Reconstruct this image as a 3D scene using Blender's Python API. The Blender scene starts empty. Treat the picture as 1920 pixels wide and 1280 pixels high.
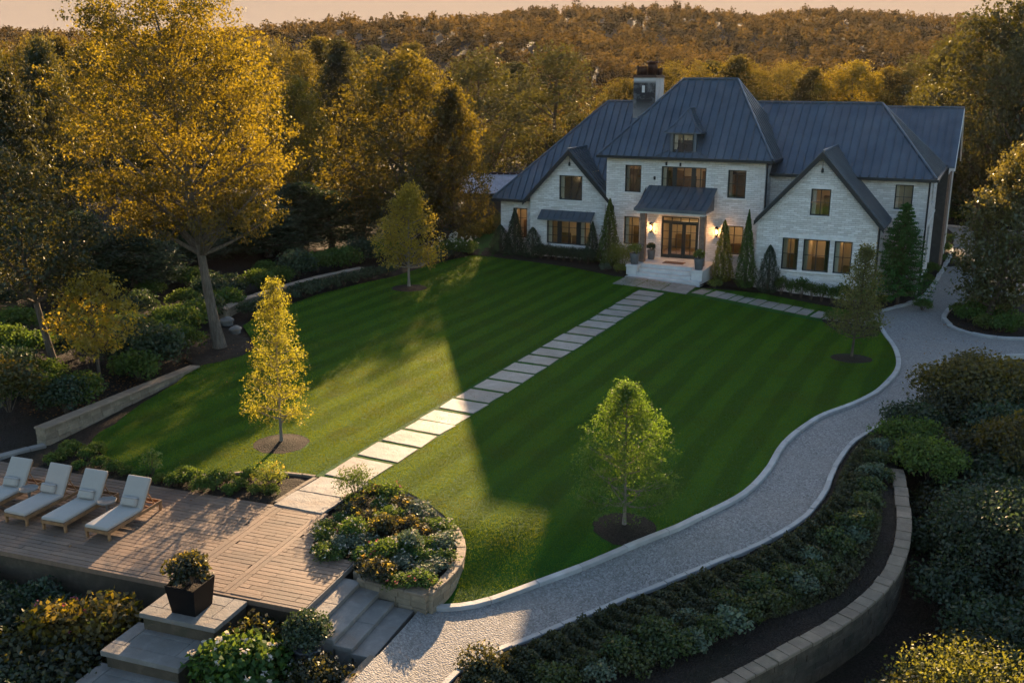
import bpy, bmesh, math, random
import numpy as np
from mathutils import Vector, Matrix, geometry

random.seed(7)
RNG = np.random.default_rng(11)
SC = bpy.context.scene
COL = SC.collection
R = math.radians
# ------------------------------------------------------------------ camera constants (a drone about 11 m above the lawn)
CF, CTH, CH = 1850.0, 0.2625, 11.2

def sm(t):
    t = max(0.0, min(1.0, t))
    return t * t * (3 - 2 * t)

def tz(x, y):
    """height of the lawn and driveway"""
    a = -0.56 * sm((23.8 - y) / 3.9) * sm((x + 3.6) / 2.0)
    b = -0.65 * sm((x - 6) / 14) * sm((y - 36) / 12)
    return a + b

def G(px, py, z=None):
    """a point of the photograph (1920 wide) -> the ground point it shows"""
    a = (px - 960) / CF
    b = (640 - py) / CF
    dx, dy, dz = a, math.cos(CTH) + b * math.sin(CTH), -math.sin(CTH) + b * math.cos(CTH)
    zz = 0.0 if z is None else z
    for _ in range(14):
        t = (zz - CH) / dz
        x, y = dx * t, dy * t
        if z is not None:
            break
        zz = tz(x, y)
    return x, y

def GL(pts, z=None):
    return [G(px, py, z) for px, py in pts]

def XatY(px, Y, z=2.0):
    d = Y * math.cos(CTH) - (z - CH) * math.sin(CTH)
    return (px - 960) / CF * d

def ZatY(py, Y):
    return CH + Y * math.tan(math.atan((640 - py) / CF) - CTH)

# ------------------------------------------------------------------ mesh building
class MB:
    def __init__(s):
        s.v = []; s.f = []; s.m = []

    def add(s, vs, fs, m=0):
        o = len(s.v)
        s.v += [tuple(p) for p in vs]
        for f in fs:
            s.f.append([i + o for i in f]); s.m.append(m)

    def box(s, a, b, m=0, M=None):
        x0, y0, z0 = a; x1, y1, z1 = b
        vs = [(x0, y0, z0), (x1, y0, z0), (x1, y1, z0), (x0, y1, z0), (x0, y0, z1), (x1, y0, z1), (x1, y1, z1), (x0, y1, z1)]
        if M is not None:
            vs = [tuple(M @ Vector(p)) for p in vs]
        s.add(vs, [(3, 2, 1, 0), (4, 5, 6, 7), (0, 1, 5, 4), (1, 2, 6, 5), (2, 3, 7, 6), (3, 0, 4, 7)], m)

    def bevbox(s, a, b, r=0.02, m=0, M=None):
        """box with chamfered edges"""
        bm = bmesh.new()
        bmesh.ops.create_cube(bm, size=1)
        for v in bm.verts:
            v.co = Vector([(a[i] + b[i]) / 2 + v.co[i] * (b[i] - a[i]) for i in range(3)])
        bmesh.ops.bevel(bm, geom=bm.edges[:] , offset=r, segments=2, affect='EDGES', profile=0.6)
        bm.verts.index_update()
        vs = [tuple((M @ v.co) if M is not None else v.co) for v in bm.verts]
        s.add(vs, [[v.index for v in f.verts] for f in bm.faces], m)
        bm.free()

    def prism(s, poly, h, m=0):
        """vertical prism of a flat 3-D polygon, h downwards"""
        n = len(poly)
        top = [tuple(p) for p in poly]
        bot = [(p[0], p[1], p[2] - h) for p in poly]
        nz = sum((top[i][0] * top[(i + 1) % n][1] - top[(i + 1) % n][0] * top[i][1]) for i in range(n))
        if nz < 0:
            top.reverse(); bot.reverse()
        s.add(top + bot, [list(range(n)), list(range(2 * n - 1, n - 1, -1))] + [(i, n + i, n + (i + 1) % n, (i + 1) % n) for i in range(n)], m)

    def tube(s, path, rad, n=8, m=0, cap=True):
        path = [Vector(p) for p in path]
        if not hasattr(rad, '__len__'):
            rad = [rad] * len(path)
        o = len(s.v)
        up = Vector((0.13, 0.31, 0.94)).normalized()
        for i, p in enumerate(path):
            t = (path[min(i + 1, len(path) - 1)] - path[max(i - 1, 0)])
            t = t.normalized() if t.length > 1e-9 else Vector((0, 0, 1))
            if abs(t.dot(up)) > 0.98:
                up = Vector((1, 0, 0.1)).normalized()
            e = t.cross(up).normalized(); g = e.cross(t)
            for k in range(n):
                a = 2 * math.pi * k / n
                q = p + (e * math.cos(a) + g * math.sin(a)) * rad[i]
                s.v.append(tuple(q))
        for i in range(len(path) - 1):
            for k in range(n):
                k2 = (k + 1) % n
                s.f.append([o + i * n + k, o + i * n + k2, o + (i + 1) * n + k2, o + (i + 1) * n + k]); s.m.append(m)
        if cap:
            s.f.append([o + k for k in range(n - 1, -1, -1)]); s.m.append(m)
            s.f.append([o + (len(path) - 1) * n + k for k in range(n)]); s.m.append(m)

    def lathe(s, prof, n=20, c=(0, 0, 0), m=0):
        o = len(s.v)
        for r, z in prof:
            for k in range(n):
                a = 2 * math.pi * k / n
                s.v.append((c[0] + r * math.cos(a), c[1] + r * math.sin(a), c[2] + z))
        for i in range(len(prof) - 1):
            for k in range(n):
                k2 = (k + 1) % n
                s.f.append([o + i * n + k, o + i * n + k2, o + (i + 1) * n + k2, o + (i + 1) * n + k]); s.m.append(m)
        s.f.append([o + k for k in range(n - 1, -1, -1)]); s.m.append(m)
        s.f.append([o + (len(prof) - 1) * n + k for k in range(n)]); s.m.append(m)

    def build(s, name, mats, parent=None, smooth=False, loc=None):
        me = bpy.data.meshes.new(name)
        me.from_pydata(s.v, [], s.f)
        if not isinstance(mats, (list, tuple)):
            mats = [mats]
        for x in mats:
            me.materials.append(x)
        if len(mats) > 1:
            me.polygons.foreach_set('material_index', s.m)
        if smooth:
            me.polygons.foreach_set('use_smooth', [True] * len(me.polygons))
        at = me.attributes.new('tint', 'FLOAT', 'FACE')
        # one random number for every separate piece of the mesh
        par = list(range(len(s.v)))
        def find(i):
            while par[i] != i:
                par[i] = par[par[i]]; i = par[i]
            return i
        for f in s.f:
            a = find(f[0])
            for k in f[1:]:
                b = find(k)
                if a != b:
                    par[b] = a
        rr = random.Random(len(s.v) * 31 + 5)
        memo = {}
        vals = []
        for f in s.f:
            a = find(f[0])
            if a not in memo:
                memo[a] = rr.random()
            vals.append(memo[a])
        at.data.foreach_set('value', vals)
        me.update()
        ob = bpy.data.objects.new(name, me)
        COL.objects.link(ob)
        if parent is not None:
            ob.parent = parent
        if loc is not None:
            ob.location = loc
        return ob

def tag(o, label, cat, group=None):
    o['label'] = label; o['category'] = cat
    if group:
        o['group'] = group
    return o

def thing(name, label, cat, loc=(0, 0, 0), rz=0.0, group=None):
    o = bpy.data.objects.new(name, None)
    COL.objects.link(o)
    o.empty_display_size = 0.2
    o.location = loc; o.rotation_euler = (0, 0, rz)
    return tag(o, label, cat, group)

def structure(o, kind='structure'):
    o['kind'] = kind
    return o

def copy_tree(o, parent=None):
    c = o.copy(); COL.objects.link(c)
    c.parent = parent
    for ch in [k for k in o.children]:
        copy_tree(ch, c)
    return c

# ------------------------------------------------------------------ polygon helpers
def inpoly(x, y, P):
    c = False
    n = len(P)
    j = n - 1
    for i in range(n):
        xi, yi = P[i][0], P[i][1]; xj, yj = P[j][0], P[j][1]
        if (yi > y) != (yj > y) and x < (xj - xi) * (y - yi) / (yj - yi) + xi:
            c = not c
        j = i
    return c

def np_inpoly(X, Y, P):
    c = np.zeros(X.shape, bool)
    n = len(P); j = n - 1
    for i in range(n):
        xi, yi = P[i][0], P[i][1]; xj, yj = P[j][0], P[j][1]
        if yi != yj:
            k = ((yi > Y) != (yj > Y)) & (X < (xj - xi) * (Y - yi) / (yj - yi) + xi)
            c ^= k
        j = i
    return c

def resample(path, step, closed=False):
    pts = [Vector((p[0], p[1])) for p in path]
    if closed:
        pts.append(pts[0])
    out = []
    for a, b in zip(pts, pts[1:]):
        n = max(1, int(round((b - a).length / step)))
        for k in range(n):
            out.append(a.lerp(b, k / n))
    if not closed:
        out.append(pts[-1])
    return [(p.x, p.y) for p in out]

def smooth_path(path, n=6, closed=False):
    """Catmull-Rom through 2-D points"""
    P = [Vector((p[0], p[1])) for p in path]
    out = []
    m = len(P)
    rng = range(m) if closed else range(m - 1)
    for i in rng:
        if closed:
            p0, p1, p2, p3 = P[(i - 1) % m], P[i], P[(i + 1) % m], P[(i + 2) % m]
        else:
            p0, p1, p2, p3 = P[max(i - 1, 0)], P[i], P[i + 1], P[min(i + 2, m - 1)]
        for k in range(n):
            t = k / n
            q = 0.5 * ((2 * p1) + (p2 - p0) * t + (2 * p0 - 5 * p1 + 4 * p2 - p3) * t * t + (3 * p1 - p0 - 3 * p2 + p3) * t ** 3)
            out.append((q.x, q.y))
    if not closed:
        out.append((P[-1].x, P[-1].y))
    return out

def sheet(name, poly, zf, mat, res=0.6, skirt=0.0, holes=()):
    """a sheet that follows the height function zf inside poly"""
    B = resample(poly, res, True)
    xs = [p[0] for p in B]; ys = [p[1] for p in B]
    V = [Vector(p) for p in B]
    n = len(V)
    E = [(i, (i + 1) % n) for i in range(n)]
    for h in holes:
        hb = resample(h, res, True)
        o = len(V)
        V += [Vector(p) for p in hb]
        E += [(o + i, o + (i + 1) % len(hb)) for i in range(len(hb))]
    gx = np.arange(min(xs), max(xs), res); gy = np.arange(min(ys), max(ys), res)
    X, Y = np.meshgrid(gx, gy)
    K = np_inpoly(X, Y, poly)
    for x, y in zip(X[K], Y[K]):
        V.append(Vector((float(x) + random.uniform(-.05, .05) * res, float(y) + random.uniform(-.05, .05) * res)))
    r = geometry.delaunay_2d_cdt(V, E, [], 0, 1e-5)
    vv, ff = r[0], r[2]
    mb = MB()
    keep = []
    for f in ff:
        cx = sum(vv[i].x for i in f) / 3; cy = sum(vv[i].y for i in f) / 3
        if inpoly(cx, cy, B) and not any(inpoly(cx, cy, h) for h in holes):
            keep.append(list(f))
    mb.add([(p.x, p.y, zf(p.x, p.y)) for p in vv], keep)
    if skirt:
        o = len(mb.v)
        area = sum(B[i][0] * B[(i + 1) % n][1] - B[(i + 1) % n][0] * B[i][1] for i in range(n))
        BB = B if area > 0 else B[::-1]
        vs = []
        for x, y in BB:
            z = zf(x, y)
            vs += [(x, y, z), (x, y, z - skirt)]
        mb.add(vs, [(2 * i + 1, 2 * ((i + 1) % n) + 1, 2 * ((i + 1) % n), 2 * i) for i in range(n)])
    return mb.build(name, mat)

def offset_path(path, d):
    out = []
    for i, p in enumerate(path):
        a = Vector(path[max(i - 1, 0)]); b = Vector(path[min(i + 1, len(path) - 1)])
        t = (b - a).normalized()
        out.append((p[0] - t.y * d, p[1] + t.x * d))
    return out

def stones_along(mb, path, w, z0f, z1f, length, gap=0.018, jit=0.006, bev=0.015, off=0.0, m=0):
    """a row of separate blocks that follows a curved path; every block is bent to the curve"""
    P = resample(path, 0.16)
    L = [0.0]
    for a, b in zip(P, P[1:]):
        L.append(L[-1] + math.hypot(b[0] - a[0], b[1] - a[1]))
    def at(s):
        s = max(0, min(L[-1], s))
        import bisect
        i = min(max(bisect.bisect_right(L, s) - 1, 0), len(P) - 2)
        t = (s - L[i]) / max(1e-9, L[i + 1] - L[i])
        x = P[i][0] + (P[i + 1][0] - P[i][0]) * t; y = P[i][1] + (P[i + 1][1] - P[i][1]) * t
        j0 = max(0, i - 2); j1 = min(len(P) - 1, i + 3)
        tx = P[j1][0] - P[j0][0]; ty = P[j1][1] - P[j0][1]
        l = math.hypot(tx, ty)
        return x, y, tx / l, ty / l
    s = 0.0
    while s < L[-1] - 0.05:
        ln = min(length * random.uniform(0.8, 1.2), L[-1] - s)
        a, b = s + gap / 2, s + ln - gap / 2
        s += ln
        if b - a < 0.04:
            continue
        k = max(1, int((b - a) / 0.3))
        dz = random.uniform(-jit, jit); do = random.uniform(-jit, jit)
        o = len(mb.v)
        prof = [(-w / 2, 0), (-w / 2, 1), (-w / 2 + bev, 2), (w / 2 - bev, 2), (w / 2, 1), (w / 2, 0)]
        for i in range(k + 1):
            x, y, tx, ty = at(a + (b - a) * i / k)
            zb, zt = z0f(x, y), z1f(x, y)
            for (c, lev) in prof:
                c2 = c + off + do
                z = (zb, zt - bev + dz, zt + dz)[lev]
                mb.v.append((x - ty * c2, y + tx * c2, z))
        n = len(prof)
        for i in range(k):
            for q in range(n):
                q2 = (q + 1) % n
                mb.f.append([o + i * n + q, o + i * n + q2, o + (i + 1) * n + q2, o + (i + 1) * n + q][::-1]); mb.m.append(m)
        mb.f.append([o + q for q in range(n)][::-1]); mb.m.append(m)
        mb.f.append([o + k * n + q for q in range(n)]); mb.m.append(m)

# ------------------------------------------------------------------ materials
class NT:
    def __init__(s, name):
        s.mat = bpy.data.materials.new(name)
        s.mat.use_nodes = True
        s.t = s.mat.node_tree
        s.b = s.t.nodes['Principled BSDF']
        s.out = s.t.nodes['Material Output']

    def n(s, typ, **k):
        x = s.t.nodes.new(typ)
        for a, v in k.items():
            setattr(x, a, v)
        return x

    def l(s, a, b):
        s.t.links.new(a, b)

    def coord(s, kind='Object'):
        return s.n('ShaderNodeTexCoord').outputs[kind]

    def noise(s, scale, detail=4, rough=0.55, vec=None, dist=0.0):
        x = s.n('ShaderNodeTexNoise')
        x.inputs['Scale'].default_value = scale; x.inputs['Detail'].default_value = detail
        x.inputs['Roughness'].default_value = rough; x.inputs['Distortion'].default_value = dist
        s.l(vec if vec is not None else s.coord(), x.inputs['Vector'])
        return x.outputs['Fac']

    def ramp(s, fac, stops):
        x = s.n('ShaderNodeValToRGB')
        e = x.color_ramp.elements
        e[0].position, e[0].color = stops[0][0], (*stops[0][1], 1)
        e[1].position, e[1].color = stops[-1][0], (*stops[-1][1], 1)
        for p, c in stops[1:-1]:
            q = e.new(p); q.color = (*c, 1)
        s.l(fac, x.inputs[0])
        return x.outputs[0]

    def mix(s, fac, a, b, mode='MIX'):
        x = s.n('ShaderNodeMix', data_type='RGBA', blend_type=mode)
        for i, v in ((0, fac), (6, a), (7, b)):
            if isinstance(v, (int, float)):
                x.inputs[i].default_value = v
            elif isinstance(v, tuple):
                x.inputs[i].default_value = (*v, 1)
            else:
                s.l(v, x.inputs[i])
        return x.outputs[2]

    def math(s, op, a, b=0.0, c=0.0):
        x = s.n('ShaderNodeMath', operation=op)
        for i, v in enumerate((a, b, c)):
            if isinstance(v, (int, float)):
                x.inputs[i].default_value = v
            else:
                s.l(v, x.inputs[i])
        return x.outputs[0]

    def attr(s, name='tint'):
        return s.n('ShaderNodeAttribute', attribute_name=name).outputs['Fac']

    def bump(s, h, strength=0.4, dist=0.02):
        x = s.n('ShaderNodeBump')
        x.inputs['Strength'].default_value = strength; x.inputs['Distance'].default_value = dist
        s.l(h, x.inputs['Height'])
        return x.outputs[0]

    def setc(s, c):
        if isinstance(c, tuple):
            s.b.inputs['Base Color'].default_value = (*c, 1)
        else:
            s.l(c, s.b.inputs['Base Color'])

    def rough(s, r):
        if isinstance(r, (int, float)):
            s.b.inputs['Roughness'].default_value = r
        else:
            s.l(r, s.b.inputs['Roughness'])

def world_vec(nt):
    return nt.n('ShaderNodeNewGeometry').outputs['Position']

def flat_mat(name, col, rough=0.6, metal=0.0, var=0.15, scale=6, bump=0.0):
    m = NT(name)
    f = m.noise(scale, 5)
    d = tuple(c * (1 - var) for c in col); e = tuple(min(1, c * (1 + var)) for c in col)
    m.setc(m.ramp(f, [(0.3, d), (0.7, e)]))
    m.rough(rough); m.b.inputs['Metallic'].default_value = metal
    if bump:
        m.l(m.bump(m.noise(scale * 8, 4), bump, 0.01), m.b.inputs['Normal'])
    return m.mat

def leaf_mat(name, dark, light, trans, tw=0.45, gloss=0.08, vary=0.25, grough=0.5):
    m = NT(name)
    t = m.attr('tint')
    c = m.ramp(t, [(0.0, dark), (0.65, tuple((a + b) / 2 for a, b in zip(dark, light))), (1.0, light)])
    rnd = m.n('ShaderNodeObjectInfo').outputs['Random']
    val = m.math('MULTIPLY_ADD', rnd, 2 * vary, 1 - vary)
    h = m.n('ShaderNodeHueSaturation')
    h.inputs['Saturation'].default_value = 1.0
    m.l(val, h.inputs['Value']); m.l(c, h.inputs['Color'])
    hue = m.math('MULTIPLY_ADD', m.math('FRACT', m.math('MULTIPLY', rnd, 7.31)), 0.07, 0.475)
    m.l(hue, h.inputs['Hue'])
    tc = m.mix(t, tuple(x * 0.6 for x in trans), tuple(min(1, x * 1.3) for x in trans))
    d = m.n('ShaderNodeBsdfDiffuse'); m.l(h.outputs[0], d.inputs[0])
    tr = m.n('ShaderNodeBsdfTranslucent'); m.l(tc, tr.inputs[0])
    g = m.n('ShaderNodeBsdfGlossy'); g.inputs['Roughness'].default_value = grough
    g.inputs[0].default_value = (0.6, 0.6, 0.55, 1)
    m1 = m.n('ShaderNodeMixShader'); m1.inputs[0].default_value = tw
    m.l(d.outputs[0], m1.inputs[1]); m.l(tr.outputs[0], m1.inputs[2])
    m2 = m.n('ShaderNodeMixShader'); m2.inputs[0].default_value = gloss
    m.l(m1.outputs[0], m2.inputs[1]); m.l(g.outputs[0], m2.inputs[2])
    m.l(m2.outputs[0], m.out.inputs[0])
    return m.mat
# ------------------------------------------------------------------ house frame (needed by paths too)
HX, HY, HA = 5.752, 60.542, -0.454
HC, HS = math.cos(HA), math.sin(HA)
def H2W(u, v):
    return HX + u * HC - v * HS, HY + u * HS + v * HC
# deck frame
DU = Vector((0.944, -0.330)); DV = Vector((0.330, 0.944))
DO = Vector(G(512, 947))                      # back edge of the deck at the path slab
def D2W(a, b):
    p = DO + DU * a + DV * b
    return p.x, p.y

# ------------------------------------------------------------------ ground materials
def mk_stone(name, a, b, rough=0.75, scale=3.0, bump=0.35, stain=(0.2, 0.15, 0.1), st=0.35):
    m = NT(name)
    P = world_vec(m)
    t = m.attr('tint')
    c = m.ramp(t, [(0, a), (1, b)])
    n1 = m.noise(scale, 6, 0.6, P)
    c = m.mix(0.55, c, m.ramp(n1, [(0.25, tuple(x * 0.72 for x in a)), (0.5, a), (0.8, tuple(min(1, x * 1.15) for x in b))]))
    n2 = m.noise(scale * 0.45, 5, 0.65, P, 0.6)
    f = m.ramp(n2, [(0.52, (0, 0, 0)), (0.72, (st, st, st))])
    c = m.mix(f, c, stain)
    m.setc(c); m.rough(rough)
    m.b.inputs['Specular IOR Level'].default_value = 0.3
    h = m.math('ADD', m.noise(scale * 12, 5, 0.6, P), m.math('MULTIPLY', m.noise(scale * 2.2, 4, 0.6, P), 1.4))
    m.l(m.bump(h, bump, 0.03), m.b.inputs['Normal'])
    return m.mat

M_KERB = mk_stone('kerb_stone', (0.30, 0.29, 0.275), (0.42, 0.41, 0.39), 0.7, 2.0, 0.25, (0.22, 0.2, 0.16), 0.5)
M_SLAB = mk_stone('pale_slab_stone', (0.20, 0.178, 0.152), (0.33, 0.298, 0.258), 0.65, 1.6, 0.45, (0.22, 0.155, 0.11), 0.85)
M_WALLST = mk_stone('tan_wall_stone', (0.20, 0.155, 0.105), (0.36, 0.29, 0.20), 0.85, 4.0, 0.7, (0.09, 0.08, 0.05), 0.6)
M_DARKST = mk_stone('dark_brown_stone', (0.06, 0.045, 0.03), (0.13, 0.098, 0.066), 0.9, 4.0, 0.7, (0.035, 0.04, 0.02), 0.6)  # darker version of the tan wall stone
M_CAP = mk_stone('wall_cap_stone', (0.165, 0.122, 0.085), (0.28, 0.212, 0.148), 0.8, 3.0, 0.5, (0.14, 0.12, 0.08), 0.6)
M_GREYST = mk_stone('grey_stone', (0.165, 0.148, 0.13), (0.285, 0.258, 0.228), 0.75, 2.5, 0.5, (0.2, 0.14, 0.1), 0.6)
M_PORCH = mk_stone('porch_limestone', (0.50, 0.48, 0.455), (0.60, 0.58, 0.55), 0.6, 2.0, 0.2, (0.32, 0.28, 0.24), 0.4)

def mk_soil():
    m = NT('dark_mulch')
    P = world_vec(m)
    n = m.noise(14, 8, 0.75, P)
    v = m.n('ShaderNodeTexVoronoi'); v.inputs['Scale'].default_value = 26; m.l(P, v.inputs['Vector'])
    c = m.ramp(n, [(0.3, (0.008, 0.006, 0.005)), (0.55, (0.030, 0.021, 0.015)), (0.8, (0.075, 0.055, 0.042))])
    c = m.mix(0.35, c, m.mix(v.outputs['Color'], (0.012, 0.009, 0.007), (0.085, 0.062, 0.048)))
    big = m.noise(0.7, 4, 0.5, P)
    c = m.mix(m.ramp(big, [(0.45, (0, 0, 0)), (0.7, (0.5, 0.5, 0.5))]), c, (0.016, 0.020, 0.008))
    m.setc(c); m.rough(0.95)
    m.b.inputs['Specular IOR Level'].default_value = 0.15
    m.l(m.bump(m.math('ADD', n, v.outputs['Distance']), 1.0, 0.06), m.b.inputs['Normal'])
    return m.mat
M_SOIL = mk_soil()

def lawn_colour(m, P, dark=(0.009, 0.050, 0.005), light=(0.036, 0.146, 0.014)):
    """mown grass with the rolled stripes that run along the path, P = world position"""
    sp = m.n('ShaderNodeSeparateXYZ'); m.l(P, sp.inputs[0])
    u = m.math('ADD', m.math('MULTIPLY', sp.outputs[0], HC), m.math('MULTIPLY', sp.outputs[1], HS))
    wob = m.math('MULTIPLY', m.noise(0.3, 2, 0.5, P), 0.5)
    wv = m.math('SINE', m.math('MULTIPLY', m.math('ADD', u, wob), 2 * math.pi / 1.35))
    st = m.ramp(m.math('MULTIPLY_ADD', wv, 0.5, 0.5), [(0.33, (0, 0, 0)), (0.67, (1, 1, 1))])
    fade = m.ramp(m.noise(0.16, 3, 0.5, P), [(0.3, (0.45,) * 3), (0.55, (1,) * 3)])
    side = m.math('MULTIPLY_ADD', m.math('GREATER_THAN', u, 5.4), 0.6, 0.4)
    fade = m.mix(side, (0.0, 0.0, 0.0), fade)
    n = m.noise(2.2, 6, 0.7, P)
    st2 = m.mix(0.16, m.mix(fade, (0.5, 0.5, 0.5), st), m.ramp(n, [(0.3, (0,) * 3), (0.7, (1,) * 3)]))
    c = m.mix(st2, dark, light)
    patch = m.ramp(m.noise(0.55, 5, 0.6, P), [(0.5, (0,) * 3), (0.78, (0.55,) * 3)])
    return m.mix(patch, c, (0.026, 0.062, 0.010))

def mk_lawn():
    m = NT('lawn_turf')
    P = world_vec(m)
    c = lawn_colour(m, P)
    fine = m.noise(38, 4, 0.7, P)
    c = m.mix(m.ramp(fine, [(0.35, (0.55,) * 3), (0.65, (0.0,) * 3)]), c, (0.010, 0.022, 0.005))
    m.setc(c); m.rough(0.9); m.b.inputs['Specular IOR Level'].default_value = 0.1
    m.l(m.bump(m.math('ADD', fine, m.math('MULTIPLY', m.noise(9, 4, 0.6, P), 1.5)), 0.8, 0.05), m.b.inputs['Normal'])
    return m.mat
M_LAWN = mk_lawn()

def mk_blade():
    m = NT('grass_blades')
    P = world_vec(m)
    c = lawn_colour(m, P, (0.010, 0.062, 0.006), (0.042, 0.176, 0.017))
    t = m.attr('tint')
    c = m.mix(t, m.mix(0.3, c, (0.01, 0.03, 0.005)), c)
    d = m.n('ShaderNodeBsdfDiffuse'); m.l(c, d.inputs[0])
    tr = m.n('ShaderNodeBsdfTranslucent'); m.l(m.mix(1.0, c, (9.0, 2.4, 0.4), 'MULTIPLY'), tr.inputs[0])
    x = m.n('ShaderNodeMixShader'); x.inputs[0].default_value = 0.4
    m.l(d.outputs[0], x.inputs[1]); m.l(tr.outputs[0], x.inputs[2])
    m.l(x.outputs[0], m.out.inputs[0])
    return m.mat
M_BLADE = mk_blade()

def mk_gravel():
    m = NT('grey_gravel')
    P = world_vec(m)
    v = m.n('ShaderNodeTexVoronoi'); v.inputs['Scale'].default_value = 24; m.l(P, v.inputs['Vector'])
    v2 = m.n('ShaderNodeTexVoronoi'); v2.inputs['Scale'].default_value = 34; m.l(P, v2.inputs['Vector'])
    bw = m.n('ShaderNodeRGBToBW'); m.l(v.outputs['Color'], bw.inputs[0])
    c = m.ramp(bw.outputs[0], [(0.1, (0.10, 0.093, 0.086)), (0.5, (0.215, 0.202, 0.19)), (0.9, (0.40, 0.378, 0.355))])
    c = m.mix(0.45, c, m.ramp(v2.outputs['Distance'], [(0.1, (0.31, 0.292, 0.272)), (0.75, (0.085, 0.08, 0.074))]))
    big = m.noise(0.45, 5, 0.6, P)
    c = m.mix(m.ramp(big, [(0.42, (0,) * 3), (0.72, (0.5,) * 3)]), c, (0.22, 0.195, 0.165))
    big2 = m.noise(1.3, 5, 0.65, P, 0.8)
    c = m.mix(m.ramp(big2, [(0.55, (0,) * 3), (0.8, (0.45,) * 3)]), c, (0.29, 0.275, 0.26))
    m.setc(c); m.rough(0.85); m.b.inputs['Specular IOR Level'].default_value = 0.25
    h = m.math('SUBTRACT', 1.0, v.outputs['Distance'])
    m.l(m.bump(h, 0.8, 0.022), m.b.inputs['Normal'])
    return m.mat
M_GRAVEL = mk_gravel()

def mk_board():
    m = NT('weathered_deck_board')
    P = world_vec(m)
    sp = m.n('ShaderNodeMapping'); m.l(P, sp.inputs[0])
    sp.inputs['Rotation'].default_value = (0, 0, 0.336)
    sp.inputs['Scale'].default_value = (1.6, 22, 1)
    g = m.noise(1.0, 6, 0.65, sp.outputs[0], 0.4)
    t = m.attr('tint')
    c = m.ramp(t, [(0, (0.105, 0.064, 0.042)), (0.5, (0.175, 0.108, 0.07)), (1, (0.265, 0.172, 0.112))])
    c = m.mix(0.5, c, m.ramp(g, [(0.25, (0.085, 0.06, 0.045)), (0.5, (0.165, 0.103, 0.067)), (0.8, (0.28, 0.188, 0.125))]))
    big = m.noise(0.9, 5, 0.6, P)
    c = m.mix(m.ramp(big, [(0.42, (0,) * 3), (0.72, (0.6,) * 3)]), c, (0.10, 0.078, 0.062))
    m.setc(c); m.rough(0.62); m.b.inputs['Specular IOR Level'].default_value = 0.35
    m.l(m.bump(m.math('ADD', g, m.noise(30, 3, 0.6, P)), 0.5, 0.012), m.b.inputs['Normal'])
    return m.mat
M_BOARD = mk_board()

# ------------------------------------------------------------------ the plan, read off the photograph
INNER = [(800, 1139), (830, 1144), (870, 1141), (905, 1134), (950, 1119), (1020, 1093), (1100, 1063), (1180, 1029), (1240, 1005), (1280, 989), (1335, 962),
         (1386, 936), (1418, 911), (1444, 880), (1461, 850), (1482, 824), (1510, 802), (1545, 781), (1582, 767), (1620, 751), (1648, 735), (1667, 717), (1680, 702), (1686, 684), (1683, 664), (1673, 645), (1660, 628), (1652, 614)]
OUTER = [(820, 1300), (838, 1280), (856, 1262), (880, 1247), (930, 1225), (1000, 1196), (1080, 1163), (1180, 1122), (1280, 1082), (1386, 1039), (1440, 1015), (1492, 985), (1522, 958), (1545, 925), (1560, 887),
         (1575, 861), (1588, 842), (1606, 825), (1630, 810), (1673, 788), (1705, 776), (1728, 762), (1748, 738), (1774, 714), (1795, 698), (1821, 683), (1860, 672), (1905, 668), (1985, 668)]
BEDK = [(1652, 584), (1680, 577), (1702, 571), (1718, 565), (1736, 553), (1750, 535), (1762, 515), (1774, 495), (1783, 478), (1786, 462)]
ISLE = [(1990, 632), (1930, 637), (1882, 636), (1844, 632), (1808, 623), (1784, 613), (1772, 603), (1770, 595), (1778, 583), (1800, 573), (1830, 566), (1880, 556), (1990, 545)]
CURVEW = [(1681, 884), (1687, 915), (1692, 950), (1694, 985), (1689, 1030), (1668, 1080), (1630, 1125), (1575, 1167), (1500, 1212), (1420, 1255), (1330, 1302), (1240, 1345)]
inner = smooth_path(GL(INNER), 5); outer = smooth_path(GL(OUTER), 5)
bedk = smooth_path(GL(BEDK), 5); isle = smooth_path(GL(ISLE), 5); curvew = smooth_path(GL(CURVEW), 5)

LAWN_L = [(602, 896), (545, 889), (480, 886), (420, 889), (370, 894), (320, 895), (270, 888), (225, 873), (197, 857), (179, 840), (172, 826), (186, 812), (215, 797), (238, 778), (262, 760), (330, 720),
          (365, 688), (410, 680), (455, 668), (478, 652), (470, 634), (455, 612), (480, 596), (520, 580), (600, 552), (680, 532), (740, 519), (800, 500), (850, 487), (882, 480), (900, 479)]
# --- base ground with hills: one sheet to the horizon
def hill(x, y):
    if y < 110:
        return 0.0
    px = 960 + CF * x / y
    prof = [(-600, 17), (0, 27.5), (250, 27.5), (500, 28.5), (700, 31), (850, 35), (1100, 36), (1300, 34.5), (1600, 35.5), (1750, 33), (1900, 29), (2500, 20)]
    hc = prof[0][1] if px < prof[0][0] else prof[-1][1]
    for (a, ha), (b, hb) in zip(prof, prof[1:]):
        if a <= px <= b:
            t = sm((px - a) / (b - a)); hc = ha + (hb - ha) * t
    r = sm((y - 130) / 370)
    w = 3.2 * math.sin(x * 0.017 + 1.3 + y * .004) * math.sin(y * 0.021 + .6) + 1.5 * math.sin(x * 0.041 + y * 0.027) + 1.2 * math.sin(x * .09 + 1.1) * sm((y - 380) / 100)
    if y > 500:
        hc -= (y - 500) * 0.04
    return hc * r + w * sm((y - 130) / 60)

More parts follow.
